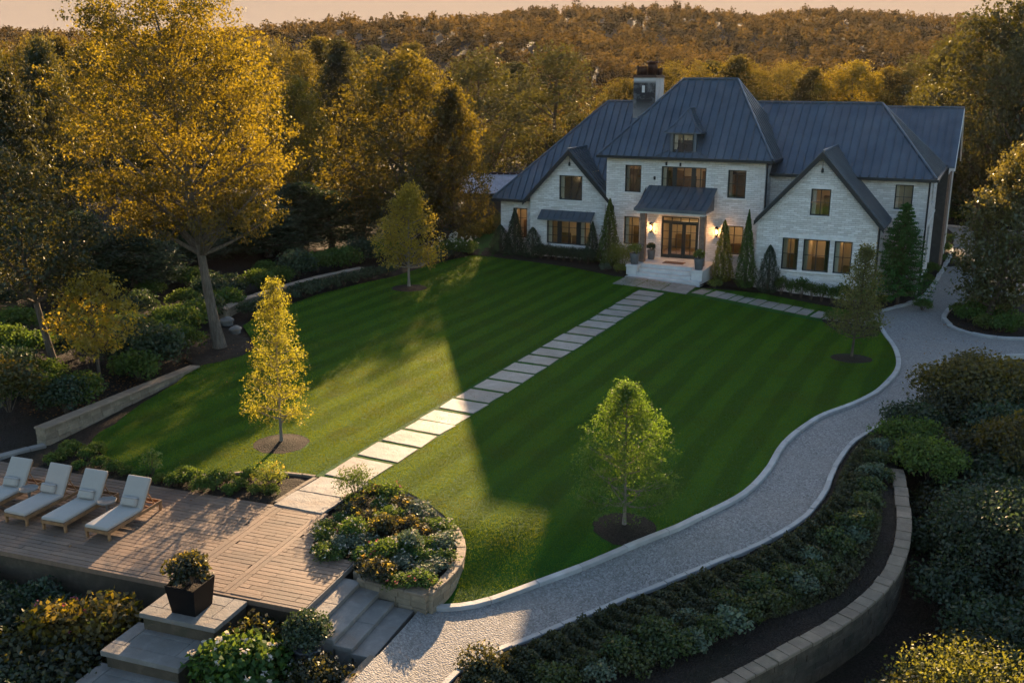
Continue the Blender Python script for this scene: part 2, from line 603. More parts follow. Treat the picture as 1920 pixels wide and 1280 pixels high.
def dist_side(x, y, P):
    best = 1e9; side = 0
    for (ax, ay), (bx, by) in zip(P, P[1:]):
        dx, dy = bx - ax, by - ay
        l2 = dx * dx + dy * dy
        t = max(0, min(1, ((x - ax) * dx + (y - ay) * dy) / l2))
        qx, qy = ax + dx * t, ay + dy * t
        d = math.hypot(x - qx, y - qy)
        if d < best:
            best = d; side = (dx * (y - ay) - dy * (x - ax))
    return best if side > 0 else -best

def base_z(x, y):
    z = tz(x, y) - 0.10 + hill(x, y)
    if y < 32:
        b = (Vector((x, y)) - DO).dot(DV)
        a = (Vector((x, y)) - DO).dot(DU)
        if a < 6.2:
            z -= (1.15 + tz(x, y)) * sm((-b - 3.7) / 0.5) * sm((3.6 - a) / 0.8)
            z = min(z, -1.15 + 1.1 * max(sm((b + 2.3) / 0.5), sm((a - 5.5) / .6))) if a > 1.5 and b < -1.8 else z
        if x > 0:
            d = dist_side(x, y, curvew)          # positive = outside of the curved wall
            z -= 0.9 * sm((d + 0.55) / 0.5) * sm((30.5 - y) / 4.5)
    if x < -13 and y > 30:
        z += 0.9 * sm((-13 - x) / 8) * sm((y - 30) / 6)
    return z

def build_ground():
    xs = np.concatenate([np.linspace(-700, -60, 26), np.linspace(-57, -19, 26), np.linspace(-18.5, 20, 110), np.linspace(21, 60, 30), np.linspace(70, 700, 26)])
    ys = np.concatenate([np.linspace(-60, 8, 12), np.linspace(9, 34, 84), np.linspace(34.5, 110, 76), np.linspace(115, 700, 62), np.linspace(740, 1500, 8)])
    mb = MB()
    vs = [(float(x), float(y), base_z(float(x), float(y))) for y in ys for x in xs]
    nx = len(xs)
    fs = [(j * nx + i, j * nx + i + 1, (j + 1) * nx + i + 1, (j + 1) * nx + i) for j in range(len(ys) - 1) for i in range(nx - 1)]
    mb.add(vs, fs)
    o = mb.build('ground', M_SOIL, smooth=True)
    structure(o)
build_ground()

lawn_top = lambda x, y: tz(x, y) + 0.03
# lawn, left and right of the path: one sheet, the path slabs lie on it
path_end_r = G(692, 907)
planter_px = [(692, 906), (730, 912), (766, 925), (800, 943), (832, 967), (853, 990), (863, 1012), (864, 1034), (856, 1056), (838, 1080), (818, 1098), (801, 1112)]
lawn_poly = GL(LAWN_L) + [H2W(-8.06, -1.36), H2W(-3.64, -1.95), H2W(-0.9, -2.6), H2W(2.0, -3.9), H2W(2.75, -3.95), H2W(7.15, -4.3)]
lawn_poly += GL([(1430, 551), (1560, 577), (1650, 592)]) + [offset_path(inner, 0.0)[k] for k in range(len(inner) - 1, -1, -1)]
lawn_poly += GL([(801, 1139)]) + [G(px, py, 0.0) for px, py in planter_px[::-1]]
structure(sheet('lawn', lawn_poly, lawn_top, M_LAWN, 0.55))
bank_poly = GL([(855, 470), (880, 442), (905, 418), (940, 400), (1010, 392), (1040, 440), (1000, 468), (930, 484)])
structure(sheet('grass_bank', bank_poly, lambda x, y: 0.02 + 0.3 * sm((y - 64) / 12), M_LAWN, 0.8))

# grass blades: nobody could count them
def build_grass():
    bx0, bx1 = min(p[0] for p in lawn_poly), max(p[0] for p in lawn_poly)
    by0, by1 = min(p[1] for p in lawn_poly), max(p[1] for p in lawn_poly)
    N = 2200000
    X = RNG.uniform(bx0, bx1, N); Y = RNG.uniform(by0, by1, N)
    keep = RNG.uniform(0, 1, N) < np.clip((30.0 / Y) ** 1.6, 0.12, 1)
    X, Y = X[keep], Y[keep]
    k = np_inpoly(X, Y, lawn_poly)
    for c in MULCH:
        k &= ((X - c[0]) ** 2 + (Y - c[1]) ** 2) > (c[2] + 0.02) ** 2
    u = (X - HX) * HC + (Y - HY) * HS; v = -(X - HX) * HS + (Y - HY) * HC
    k &= ~((u > 4.6) & (u < 6.2) & (v < -6.2) & (v > -36.0) & (RNG.uniform(0, 1, len(X)) < 0.93))
    k &= ~((u > 6.2) & (u < 17) & (v < -4.6 - (u - 7) * 0.2) & (v > -6.6 - (u - 7) * 0.2))
    X, Y = X[k], Y[k]
    n = len(X)
    Z = np.array([lawn_top(a, b) for a, b in zip(X.tolist(), Y.tolist())])
    sc = np.clip(Y / 28.0, 0.8, 2.2)
    h = RNG.uniform(0.014, 0.03, n) * (0.75 + 0.25 * sc); w = RNG.uniform(0.006, 0.011, n) * sc
    a = RNG.uniform(0, 2 * np.pi, n); la = RNG.uniform(0, 2 * np.pi, n); ll = RNG.uniform(0.1, 0.8, n) * h
    V = np.empty((n, 3, 3), np.float32)
    V[:, 0] = np.stack([X - np.cos(a) * w, Y - np.sin(a) * w, Z - 0.004], 1)
    V[:, 1] = np.stack([X + np.cos(a) * w, Y + np.sin(a) * w, Z - 0.004], 1)
    V[:, 2] = np.stack([X + np.cos(la) * ll, Y + np.sin(la) * ll, Z + h], 1)
    o = np_mesh('grass', V.reshape(-1, 3), 3, RNG.uniform(0, 1, n), M_BLADE)
    structure(o, 'stuff')

def np_mesh_data(name, V, k, tint, mats, extra=None):
    """mesh of n separate k-gons from an (n*k, 3) array"""
    n = len(V) // k
    me = bpy.data.meshes.new(name)
    me.vertices.add(n * k); me.vertices.foreach_set('co', np.ascontiguousarray(V, np.float32).ravel())
    me.loops.add(n * k); me.loops.foreach_set('vertex_index', np.arange(n * k, dtype=np.int32))
    me.polygons.add(n); me.polygons.foreach_set('loop_start', np.arange(0, n * k, k, dtype=np.int32))
    at = me.attributes.new('tint', 'FLOAT', 'FACE'); at.data.foreach_set('value', np.ascontiguousarray(tint, np.float32))
    if not isinstance(mats, (list, tuple)):
        mats = [mats]
    for m in mats:
        me.materials.append(m)
    if extra is not None:
        me.polygons.foreach_set('material_index', np.ascontiguousarray(extra, np.int32))
    me.update(calc_edges=True)
    return me

def np_mesh(name, V, k, tint, mats, parent=None, extra=None):
    o = bpy.data.objects.new(name, np_mesh_data(name, V, k, tint, mats, extra))
    COL.objects.link(o); o.parent = parent
    return o

# mulch rings round the young trees: x, y, radius
MULCH = []
for px, py, r in ((528, 833, 0.86), (1170, 990, 0.80), (1596, 673, 0.82), (767, 541, 0.95)):
    x, y = G(px, py); MULCH.append((x, y, r))
def ring(c, r, n=28, j=0.04):
    return [(c[0] + (r + random.uniform(-j, j)) * math.cos(2 * math.pi * k / n), c[1] + (r + random.uniform(-j, j)) * math.sin(2 * math.pi * k / n)) for k in range(n)]
for c in MULCH:
    rr = c[2]
    structure(sheet('mulch_ring', ring(c, rr), lambda x, y, c=c, rr=rr: tz(x, y) + 0.036 + 0.09 * sm(1.15 * (1 - math.hypot(x - c[0], y - c[1]) / rr)), M_SOIL, 0.18))
build_grass()

# driveway
drive_poly = inner + GL([(1648, 600), (1652, 584)]) + bedk + GL([(1790, 440), (1772, 424), (1841, 430), (1990, 440), (1990, 560), (1995, 640)]) + outer[::-1] + GL([(800, 1310), (680, 1310), (655, 1285), (700, 1235), (712, 1225), (789, 1139)])
structure(sheet('driveway', drive_poly, lambda x, y: tz(x, y) + 0.004, M_GRAVEL, 0.6))
def kerb(path, w, h, length, name='kerb', mat=None, off=0.0, jit=0.006, base=0.12):
    mb = MB()
    stones_along(mb, path, w, lambda x, y: tz(x, y) - base, lambda x, y: tz(x, y) + h, length, jit=jit, off=off)
    return structure(mb.build(name, mat or M_KERB))
kerb(inner, 0.19, 0.10, 1.3, off=0.03)
kerb(outer, 0.15, 0.10, 0.7, jit=0.012, off=-0.02)
kerb(bedk, 0.24, 0.10, 0.7, jit=0.03)
kerb(isle, 0.24, 0.11, 1.1, jit=0.02)
kerb(smooth_path(GL([(1772, 424), (1800, 426), (1841, 430), (1990, 440)]), 4), 0.25, 0.12, 1.2)

# planting beds (mulch sheets)
def bed(px, h=0.02, res=0.4, world=None):
    p = world if world is not None else GL(px)
    return structure(sheet('planting_bed', p, lambda x, y: tz(x, y) + h + 0.03 * math.sin(x * 5.1 + y * 3.3) * math.sin(y * 4.3 - x * 1.7), M_SOIL, res))
def curve_bed():
    i0 = 0
    poly = outer[: len(outer) - 20]
    cut = [p for p in outer if p[0] < 13.6 and p[1] < 32.2]
    return cut + curvew
bed(None, 0.03, 0.4, curve_bed())
bed(None, 0.03, 0.4, [H2W(-9.3, -.6), H2W(-8.06, -1.31), H2W(-3.64, -1.9), H2W(-.9, -2.5), H2W(2.0, -3.8), H2W(2.65, -3.8), H2W(2.65, 0.2), H2W(-.1, .8), H2W(-9.3, 1.4)])
bed(None, 0.03, 0.4, [H2W(7.05, -3.7)] + GL([(1338, 533), (1430, 550), (1560, 576), (1640, 588)]) + bedk + [H2W(21, 13), H2W(18.3, 11), H2W(17.8, 2), H2W(16, 0), H2W(7.05, 0.2)])
bed([(1540, 602), (1560, 594), (1600, 592), (1644, 604), (1654, 620), (1645, 632), (1615, 631), (1585, 626), (1555, 614)], 0.045)
bed([(0, 864), (85, 835), (179, 828), (179, 840), (197, 857), (225, 873), (270, 888), (320, 895), (370, 894), (420, 889), (480, 886), (545, 889), (598, 896), (516, 945), (287, 911), (0, 864)], 0.0)
bed([(345, 672), (372, 648), (400, 633), (440, 628), (466, 634), (478, 652), (455, 668), (410, 680), (368, 688)], 0.04)
bed(None, 0.03, 0.4, isle)
# thin pale edging between lower bed and lawn
mb = MB()
stones_along(mb, smooth_path(GL([(330, 896), (400, 892), (480, 886), (545, 889), (592, 895)]), 5), 0.12, lambda x, y: -0.1, lambda x, y: 0.06, 0.6)
structure(mb.build('kerb', M_CAP))
mb = MB()
stones_along(mb, smooth_path(GL([(592, 897), (560, 916), (518, 943)]), 5), 0.16, lambda x, y: -0.1, lambda x, y: 0.05, 0.7)
structure(mb.build('kerb', M_CAP))
# edging of the driveway at the foot of the steps
mb = MB()
p1, p2 = G(706, 1236, -0.5), G(640, 1300, -0.5)
stones_along(mb, [p1, p2], 0.32, lambda x, y: -1.3, lambda x, y: -0.42, 0.8)
structure(mb.build('kerb', M_CAP))

# ------------------------------------------------------------------ path slabs: each one can be lifted
CRACK_RNG = random.Random(3)
def slab(poly, h=0.06, name='stepping_slab', label=None, group=None, zoff=0.045):
    """rough-edged stone slab"""
    bm = bmesh.new()
    n = len(poly)
    P = []
    for i in range(n):
        a = Vector(poly[i]); b = Vector(poly[(i + 1) % n])
        k = max(2, int((b - a).length / 0.25))
        nn = Vector((-(b - a).y, (b - a).x)).normalized()
        for q in range(k):
            p = a.lerp(b, q / k)
            if q:
                p += nn * random.uniform(-0.012, 0.012)
            P.append(p)
    dz = random.uniform(-0.008, 0.008); tx = random.uniform(-.006, .006); ty = random.uniform(-.006, .006)
    cx = sum(p.x for p in P) / len(P); cy = sum(p.y for p in P) / len(P)
    f = bm.faces.new([bm.verts.new((p.x, p.y, tz(p.x, p.y) + zoff + dz + (p.x - cx) * tx + (p.y - cy) * ty)) for p in P])
    if f.normal.z < 0:
        f.normal_flip()
    bm.normal_update()
    r = bmesh.ops.extrude_face_region(bm, geom=[f])
    top = [e for e in r['geom'] if isinstance(e, bmesh.types.BMFace)][0]
    for v in f.verts[:] if f.is_valid else []:
        pass
    low = [v for v in bm.verts if v not in top.verts]
    for v in low:
        v.co.z -= h
    bmesh.ops.recalc_face_normals(bm, faces=bm.faces[:])
    bmesh.ops.bevel(bm, geom=list(top.edges), offset=0.014, segments=2, affect='EDGES')
    bm.verts.index_update()
    mb = MB()
    mb.add([tuple(v.co) for v in bm.verts], [[v.index for v in q.verts] for q in bm.faces])
    bm.free()
    o = mb.build(name, M_SLAB)
    tv = random.random()
    o.data.attributes['tint'].data.foreach_set('value', [tv] * len(o.data.polygons))
    tag(o, label, 'paving slab', group)
    return o
PU0, PU1 = 4.70, 6.12
slabs_v = [(-35.35, -33.85), (-33.62, -32.45), (-32.25, -31.18), (-31.0, -30.05), (-29.98, -28.98), (-28.7, -27.65), (-27.45, -26.3), (-26.1, -25.0)]
v = -24.8
while v < -7.6:
    d = random.uniform(0.95, 1.2)
    slabs_v.append((v, min(v + d, -6.75))); v += d + random.uniform(0.17, 0.26)
for i, (a, b) in enumerate(slabs_v):
    du = 0.012 * (i - 10) * -0.6
    q = [H2W(PU0 + du + random.uniform(-.04, .04), a), H2W(PU1 + du + random.uniform(-.04, .04), a - .03), H2W(PU1 + du + random.uniform(-.04, .04), b), H2W(PU0 + du + random.uniform(-.04, .04), b)]
    lab = 'pale stone slab of the straight path across the lawn'
    if i == 0:
        lab = 'pale stone slab of the lawn path lying next to the big landing slabs'
    slab(q, label=lab, group='slabs of the straight lawn path')
# landing slabs by the terrace
a0, a1, a2, a3 = G(603, 894), G(692, 907), G(604, 965), G(514, 947)
def lerp2(a, b, t):
    return (a[0] + (b[0] - a[0]) * t, a[1] + (b[1] - a[1]) * t)
slab([lerp2(a3, a0, 0.0), lerp2(a2, a1, 0.0), lerp2(a2, a1, 0.47), lerp2(a3, a0, 0.47)], label='wide landing slab touching the back edge of the wooden terrace', zoff=0.04)
slab([lerp2(a3, a0, 0.49), lerp2(a2, a1, 0.49), lerp2(a2, a1, 0.985), lerp2(a3, a0, 0.985)], label='wide landing slab between the terrace slab and the lawn path', zoff=0.04)
# entrance pad
E0, E1, E2, E3 = (2.72, -3.55), (7.0, -3.95), (7.12, -6.5), (2.7, -6.0)
for k, nm in enumerate(('left', 'middle', 'right')):
    t0, t1 = k / 3 + 0.004, (k + 1) / 3 - 0.004
    f0, f1, b0, b1 = lerp2(E3, E2, t0), lerp2(E3, E2, t1), lerp2(E0, E1, t0), lerp2(E0, E1, t1)
    slab([H2W(*f0), H2W(*f1), H2W(*b1), H2W(*b0)], label='large grey paving slab below the porch steps, %s one of the three' % nm, zoff=0.05)
# side path
u = 7.35; k = 0
while u < 16.3:
    d = random.uniform(0.42, 0.66)
    vm = -5.05 - (u - 7.3) * 0.20
    w = 0.82
    sk = 0.12
    q = [H2W(u - sk, vm - w), H2W(u + d - sk, vm - w - 0.08), H2W(u + d + sk * .3, vm + w - 0.06), H2W(u + sk * .3, vm + w)]
    slab(q, label='narrow pale slab of the side path along the house front', group='slabs of the side path')
    u += d + random.choice((0.05, 0.07, 0.16)); k += 1
q = GL([(1600, 588), (1645, 583), (1650, 612), (1592, 600)])
slab(q, label='end slab of the side path touching the driveway kerb', zoff=0.05)

# ------------------------------------------------------------------ terrace of wooden boards
def build_terrace():
    W0, W1 = -9.6, 0.0           # from back edge forwards is negative b
    t = thing('terrace', 'weathered brown board terrace carrying the sun loungers', 'terrace', (0, 0, 0))
    mb = MB()
    A = math.atan2(DU.y, DU.x)
    M = Matrix.Translation((DO.x, DO.y, 0)) @ Matrix.Rotation(A, 4, 'Z')
    depth = 4.42
    rows = 27
    pitch = depth / rows
    aR = lambda b: 2.55 + (b + depth) * 0.0
    def right_edge(b):      # planter bed bites into the terrace on the right
        return 1.66 - 0.33 * b if b > -2.08 else 3.62
    for r in range(rows):
        b0 = -depth + r * pitch
        a = -10.5 - random.random()
        end = right_edge(b0 + pitch / 2)
        while a < end:
            ln = random.uniform(0.75, 1.7)
            e = min(a + ln, end)
            if end - e < 0.35:
                e = end
            spans = [(a, e)]
            out = []
            for s0, s1 in spans:          # leave room for the two cross strips
                for c0, c1 in ((0.02, 0.32), (1.35, 1.62)):
                    pass
                out.append((s0, s1))
            for s0, s1 in out:
                for (x0, x1) in cut(s0, s1, [(0.05, 0.37), (1.42, 1.70)]):
                    if x1 - x0 > 0.06:
                        z = random.uniform(-0.004, 0.004)
                        mb.box((x0 + 0.006, b0 + 0.010, -0.04), (x1 - 0.006, b0 + pitch - 0.010, 0.02 + z), 0, M)
            a = e
    obj = mb.build('board_floor', M_BOARD, t)
    mb = MB()
    for c0, c1 in ((0.05, 0.37), (1.42, 1.70)):
        b = -depth
        while b < -0.05:
            e = min(b + random.uniform(0.9, 1.6), -0.005)
            if c0 > 1 and b > -9:
                pass
            mid = (c0 + c1) / 2
            mb.box((c0 + .004, b + .004, -0.04), (mid - .004, e - .004, 0.022), 0, M)
            mb.box((mid + .004, b + .004, -0.04), (c1 - .004, e - .004, 0.018), 0, M)
            b = e
    mb.build('cross_strip', M_BOARD, t)
    mb = MB()
    mb.box((-10.9, -depth - 0.09, -0.11), (3.62, -depth + 0.0, 0.012), 0, M)
    
    mb.build('front_board', M_BOARD, t)
    mb = MB()
    mb.box((-10.95, -depth + 0.06, -1.3), (1.6, -0.05, -0.05), 0, M)
    mb.box((1.602, -depth + 0.06, -1.3), (3.59, -2.15, -0.05), 0, M)
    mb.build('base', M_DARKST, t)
    return t
def cut(a, b, holes):
    segs = [(a, b)]
    for c0, c1 in holes:
        out = []
        for s0, s1 in segs:
            if c1 <= s0 or c0 >= s1:
                out.append((s0, s1))
            else:
                if s0 < c0: out.append((s0, c0))
                if c1 < s1: out.append((c1, s1))
        segs = out
    return segs
build_terrace()
# ------------------------------------------------------------------ house materials
def mk_brick():
    m = NT('whitewashed_brick')
    P = m.coord('Object')
    sp = m.n('ShaderNodeSeparateXYZ'); m.l(P, sp.inputs[0])
    cb = m.n('ShaderNodeCombineXYZ')
    m.l(m.math('ADD', sp.outputs[0], sp.outputs[1]), cb.inputs[0]); m.l(sp.outputs[2], cb.inputs[1])
    b = m.n('ShaderNodeTexBrick')
    b.inputs['Scale'].default_value = 1.0
    b.inputs['Brick Width'].default_value = 0.36; b.inputs['Row Height'].default_value = 0.112
    b.inputs['Mortar Size'].default_value = 0.009; b.inputs['Mortar Smooth'].default_value = 0.3; b.inputs['Bias'].default_value = -0.1
    b.inputs['Color1'].default_value = (0.76, 0.73, 0.69, 1); b.inputs['Color2'].default_value = (0.54, 0.505, 0.46, 1)
    b.inputs['Mortar'].default_value = (0.47, 0.44, 0.40, 1)
    m.l(cb.outputs[0], b.inputs['Vector'])
    mp = m.n('ShaderNodeMapping'); mp.inputs['Scale'].default_value = (0.7, 0.7, 5.0); m.l(P, mp.inputs[0])
    st = m.noise(1.6, 6, 0.65, mp.outputs[0], 0.5)
    c = m.mix(m.ramp(st, [(0.50, (0,) * 3), (0.72, (0.6,) * 3)]), b.outputs['Color'], (0.40, 0.345, 0.285))
    st2 = m.noise(3.1, 6, 0.7, P, 1.0)
    c = m.mix(m.ramp(st2, [(0.62, (0,) * 3), (0.74, (0.55,) * 3)]), c, (0.30, 0.26, 0.22))
    c = m.mix(m.ramp(m.noise(0.5, 4, 0.6, P), [(0.4, (0,) * 3), (0.75, (0.35,) * 3)]), c, (0.66, 0.60, 0.53))
    m.setc(c); m.rough(0.85); m.b.inputs['Specular IOR Level'].default_value = 0.2
    h = m.math('ADD', m.math('MULTIPLY', b.outputs['Fac'], -0.8), m.math('MULTIPLY', m.noise(30, 4, 0.6, P), 0.7))
    m.l(m.bump(h, 1.0, 0.035), m.b.inputs['Normal'])
    return m.mat
M_BRICK = mk_brick()

def mk_roof():
    m = NT('dark_standing_seam_metal')
    P = m.coord('Object')
    n = m.noise(0.8, 5, 0.6, P)
    c = m.ramp(n, [(0.3, (0.078, 0.091, 0.110)), (0.7, (0.120, 0.136, 0.158))])
    mp = m.n('ShaderNodeMapping'); mp.inputs['Scale'].default_value = (3, 0.4, 0.4); m.l(P, mp.inputs[0])
    c = m.mix(m.ramp(m.noise(1.5, 5, 0.6, mp.outputs[0]), [(0.5, (0,) * 3), (0.75, (0.4,) * 3)]), c, (0.13, 0.135, 0.15))
    m.setc(c)
    m.b.inputs['Metallic'].default_value = 0.55
    m.rough(m.ramp(m.noise(2.3, 5, 0.6, P), [(0.3, (0.38,) * 3), (0.7, (0.52,) * 3)]))
    m.l(m.bump(m.noise(3.0, 3, 0.5, P), 0.12, 0.03), m.b.inputs['Normal'])
    return m.mat
M_ROOF = mk_roof()
M_TRIM = flat_mat('black_metal_trim', (0.014, 0.016, 0.018), 0.45, 0.3)
M_FRAME = flat_mat('dark_window_frame', (0.010, 0.014, 0.015), 0.4, 0.1)
M_LINTEL = mk_stone('pale_lintel', (0.60, 0.575, 0.54), (0.68, 0.655, 0.62), 0.7, 3.0, 0.15, (0.4, 0.36, 0.3), 0.3)
M_DARKWALL = mk_stone('dark_grey_wall', (0.035, 0.033, 0.030), (0.07, 0.066, 0.06), 0.8, 3.0, 0.5, (0.03, 0.03, 0.02), 0.3)
M_WOOD = flat_mat('grey_brown_timber', (0.17, 0.105, 0.07), 0.7, 0, 0.3, 5, 0.3)
M_COPPER = flat_mat('rust_brown_metal', (0.055, 0.028, 0.020), 0.45, 0.6, 0.4, 9)
M_DARKFRONT = None

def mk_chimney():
    m = NT('dark_front_render')
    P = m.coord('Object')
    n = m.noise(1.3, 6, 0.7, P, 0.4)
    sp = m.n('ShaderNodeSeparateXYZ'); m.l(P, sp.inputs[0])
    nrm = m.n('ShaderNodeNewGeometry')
    # dark tone growing upwards, on the front face only
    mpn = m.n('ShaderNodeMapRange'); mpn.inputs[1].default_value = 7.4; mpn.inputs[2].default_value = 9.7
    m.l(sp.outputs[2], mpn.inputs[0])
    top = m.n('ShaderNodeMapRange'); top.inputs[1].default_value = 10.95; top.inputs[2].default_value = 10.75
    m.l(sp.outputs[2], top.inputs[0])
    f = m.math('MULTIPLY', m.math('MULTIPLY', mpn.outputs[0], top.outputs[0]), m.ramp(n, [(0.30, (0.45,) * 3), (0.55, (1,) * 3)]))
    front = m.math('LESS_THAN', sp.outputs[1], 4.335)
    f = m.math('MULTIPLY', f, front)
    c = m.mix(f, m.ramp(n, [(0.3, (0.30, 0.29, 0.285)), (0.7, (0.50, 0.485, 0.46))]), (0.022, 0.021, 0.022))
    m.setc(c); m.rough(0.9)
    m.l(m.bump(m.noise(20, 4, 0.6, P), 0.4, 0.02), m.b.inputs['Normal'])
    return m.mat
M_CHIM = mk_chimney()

def mk_glass():
    m = NT('window_glass')
    tr = m.n('ShaderNodeBsdfTransparent'); tr.inputs[0].default_value = (0.86, 0.88, 0.87, 1)
    g = m.n('ShaderNodeBsdfGlossy'); g.inputs['Roughness'].default_value = 0.03
    lw = m.n('ShaderNodeLayerWeight'); lw.inputs[0].default_value = 0.25
    f = m.math('MULTIPLY_ADD', lw.outputs['Fresnel'], 0.9, 0.16)
    m.l(m.bump(m.noise(1.2, 2, 0.5), 0.08, 0.05), g.inputs['Normal'])
    x = m.n('ShaderNodeMixShader')
    m.l(f, x.inputs[0]); m.l(tr.outputs[0], x.inputs[1]); m.l(g.outputs[0], x.inputs[2])
    m.l(x.outputs[0], m.out.inputs[0])
    return m.mat
M_GLASS = mk_glass()
def mk_emit(name, col, s):
    m = NT(name)
    e = m.n('ShaderNodeEmission'); e.inputs[0].default_value = (*col, 1); e.inputs[1].default_value = s
    m.l(e.outputs[0], m.out.inputs[0])
    return m.mat
M_LAMP = mk_emit('warm_room_lamp', (1.0, 0.64, 0.32), 4.0)
M_BULB = mk_emit('lantern_flame', (1.0, 0.42, 0.10), 16.0)
M_ROOMW = flat_mat('room_wall', (0.44, 0.36, 0.26), 0.8, 0, 0.15, 1.5)
M_ROOMB = flat_mat('room_cupboard', (0.13, 0.075, 0.035), 0.6, 0, 0.5, 2.0)
M_ROOMF = flat_mat('room_floor', (0.15, 0.09, 0.05), 0.5, 0, 0.2, 2)
M_CURT = flat_mat('pale_curtain', (0.62, 0.58, 0.48), 0.9, 0, 0.1, 8)

house = thing('house', 'large whitewashed brick house with dark standing seam metal roofs', 'house', (HX, HY, 0), HA)

# ------------------------------------------------------------------ walls with openings (house space)
def wall(name, poly, holes, axis, pos, depth=0.22, thick=0.3, mat=None, parent=None):
    """poly / holes in (s, z); axis 'v' = faces the front (s = u), axis 'u' = faces right (s = v)"""
    V = []; E = []
    def loop(P):
        o = len(V); n = len(P)
        V.extend(Vector(p) for p in P)
        E.extend((o + i, o + (i + 1) % n) for i in range(n))
    loop(poly)
    rects = [[(a, c), (b, c), (b, d), (a, d)] for a, b, c, d in holes]
    for r in rects:
        loop(r)
    r = geometry.delaunay_2d_cdt(V, E, [], 0, 1e-5)
    P3 = (lambda s, z, d: (s, pos + d, z)) if axis == 'v' else (lambda s, z, d: (pos - d, s, z))
    mb = MB()
    keep = []
    for f in r[2]:
        cx = sum(r[0][i].x for i in f) / 3; cz = sum(r[0][i].y for i in f) / 3
        if inpoly(cx, cz, poly) and not any(a < cx < b and c < cz < d for a, b, c, d in holes):
            keep.append(list(f))
    mb.add([P3(p.x, p.y, 0) for p in r[0]], keep)
    for a, b, c, d in holes:
        o = len(mb.v)
        q = [(a, c), (b, c), (b, d), (a, d)]
        mb.add([P3(s, z, 0) for s, z in q] + [P3(s, z, depth) for s, z in q], [(i, (i + 1) % 4, 4 + (i + 1) % 4, 4 + i) for i in range(4)])
    return mb.build(name, mat or M_BRICK, parent or house)

def window(axis, pos, a, b, c, d, cols=2, rows=2, lit=0.5, lintel=True, sill=True, groups=None, inset=0.10, room=True):
    """a window in the opening a..b, c..d; groups = list of sub-openings for a triple window"""
    ang = 0 if axis == 'v' else math.pi / 2
    # local frame: x along the wall, y into the wall, z up
    if axis == 'v':
        M = Matrix.Translation((0, pos, 0))
    else:
        M = Matrix(((0, -1, 0, pos), (1, 0, 0, 0), (0, 0, 1, 0), (0, 0, 0, 1)))
    fr = MB()
    groups = groups or [(a, b, cols)]
    F = 0.065
    pn = MB()
    for ga, gb, gc in groups:
        y0, y1 = inset - 0.03, inset + 0.05
        fr.box((ga, y0, c), (ga + F, y1, d), 0, M); fr.box((gb - F, y0, c), (gb, y1, d), 0, M)
        fr.box((ga + F, y0 - .002, c), (gb - F, y1, c + F), 0, M); fr.box((ga + F, y0 - .002, d - F), (gb - F, y1, d), 0, M)
        for k in range(1, gc):
            x = ga + (gb - ga) * k / gc
            w = 0.028 if gc == 2 and (gb - ga) > 1.15 else 0.016
            fr.box((x - w, y0 + .004, c + F), (x + w, y1 - .01, d - F), 0, M)
        for k in range(1, rows):
            z = c + (d - c) * k / rows
            fr.box((ga + F, y0 + .012, z - 0.014), (gb - F, y1 - .012, z + 0.014), 0, M)
        pn.add([tuple(M @ Vector(p)) for p in ((ga + F, inset + .02, c + F), (gb - F, inset + .02, c + F), (gb - F, inset + .02, d - F), (ga + F, inset + .02, d - F))], [(0, 1, 2, 3)])
    for (g0, g1) in zip(groups, groups[1:]):
        fr.box((g0[1] + .002, inset - 0.02, c), (g1[0] - .002, inset + 0.06, d), 0, M)
    w = fr.build('window', M_FRAME, house)
    pn.build('pane', M_GLASS, w)
    if lintel:
        mb = MB(); mb.box((a - 0.14, -0.03, d + 0.004), (b + 0.14, 0.05, d + 0.20), 0, M); mb.build('lintel', M_LINTEL, w)
    if sill:
        mb = MB(); mb.box((a - 0.08, -0.07, c - 0.085), (b + 0.08, inset - .032, c - 0.004), 0, M); mb.build('sill', M_LINTEL, w)
    if room:
        rm = MB()
        x0, x1, y0, y1, z0, z1 = a - 0.5, b + 0.5, 0.225, 2.1, c - 0.5, d + 0.25
        if c < 2.0: z0 = c - 0.8
        q = lambda *P: [tuple(M @ Vector(p)) for p in P]
        rm.add(q((x0, y1, z0), (x1, y1, z0), (x1, y1, z1), (x0, y1, z1)), [(0, 1, 2, 3)], 0)
        rm.add(q((x0, y0, z0), (x0, y1, z0), (x0, y1, z1), (x0, y0, z1)), [(0, 1, 2, 3)], 0)
        rm.add(q((x1, y0, z0), (x1, y1, z0), (x1, y1, z1), (x1, y0, z1)), [(0, 1, 2, 3)], 0)
        rm.add(q((x0, y0, z0), (x1, y0, z0), (x1, y1, z0), (x0, y1, z0)), [(0, 1, 2, 3)], 2)
        rm.add(q((x0, y0, z1), (x1, y0, z1), (x1, y1, z1), (x0, y1, z1)), [(0, 1, 2, 3)], 0)
        # furniture on the back wall and a curtain at the left
        n = max(1, int((b - a) / 0.9))
        for k in range(n):
            ux = a + (b - a) * (k + random.uniform(0.25, 0.75)) / n
            hh = random.uniform(0.9, 1.7)
            rm.box((ux - random.uniform(.25, .45), y1 - 0.35, z0 + .01), (ux + random.uniform(.25, .45), y1 - 0.01, z0 + hh), 1, M)
        cw = 0.20 + 0.08 * random.random()
        for ga, gb, gc in groups[:1] + (groups[-1:] if random.random() < .5 else []):
            for i in range(5):
                rm.box((ga - .02 + cw * i / 5, 0.26 + 0.03 * (i % 2), c - .3), (ga - .02 + cw * (i + 1) / 5, 0.30 + 0.03 * (i % 2), d + .1), 3, M)
        if lit > 0:
            mx = (a + b) / 2 + random.uniform(-.2, .2)
            s = 0.30 * lit
            rm.box((mx - s, 0.9, z1 - 0.10), (mx + s, 1.3, z1 - 0.05), 4, M)
        rm.build('interior', [M_ROOMW, M_ROOMB, M_ROOMF, M_CURT, M_LAMP], w)
    return w

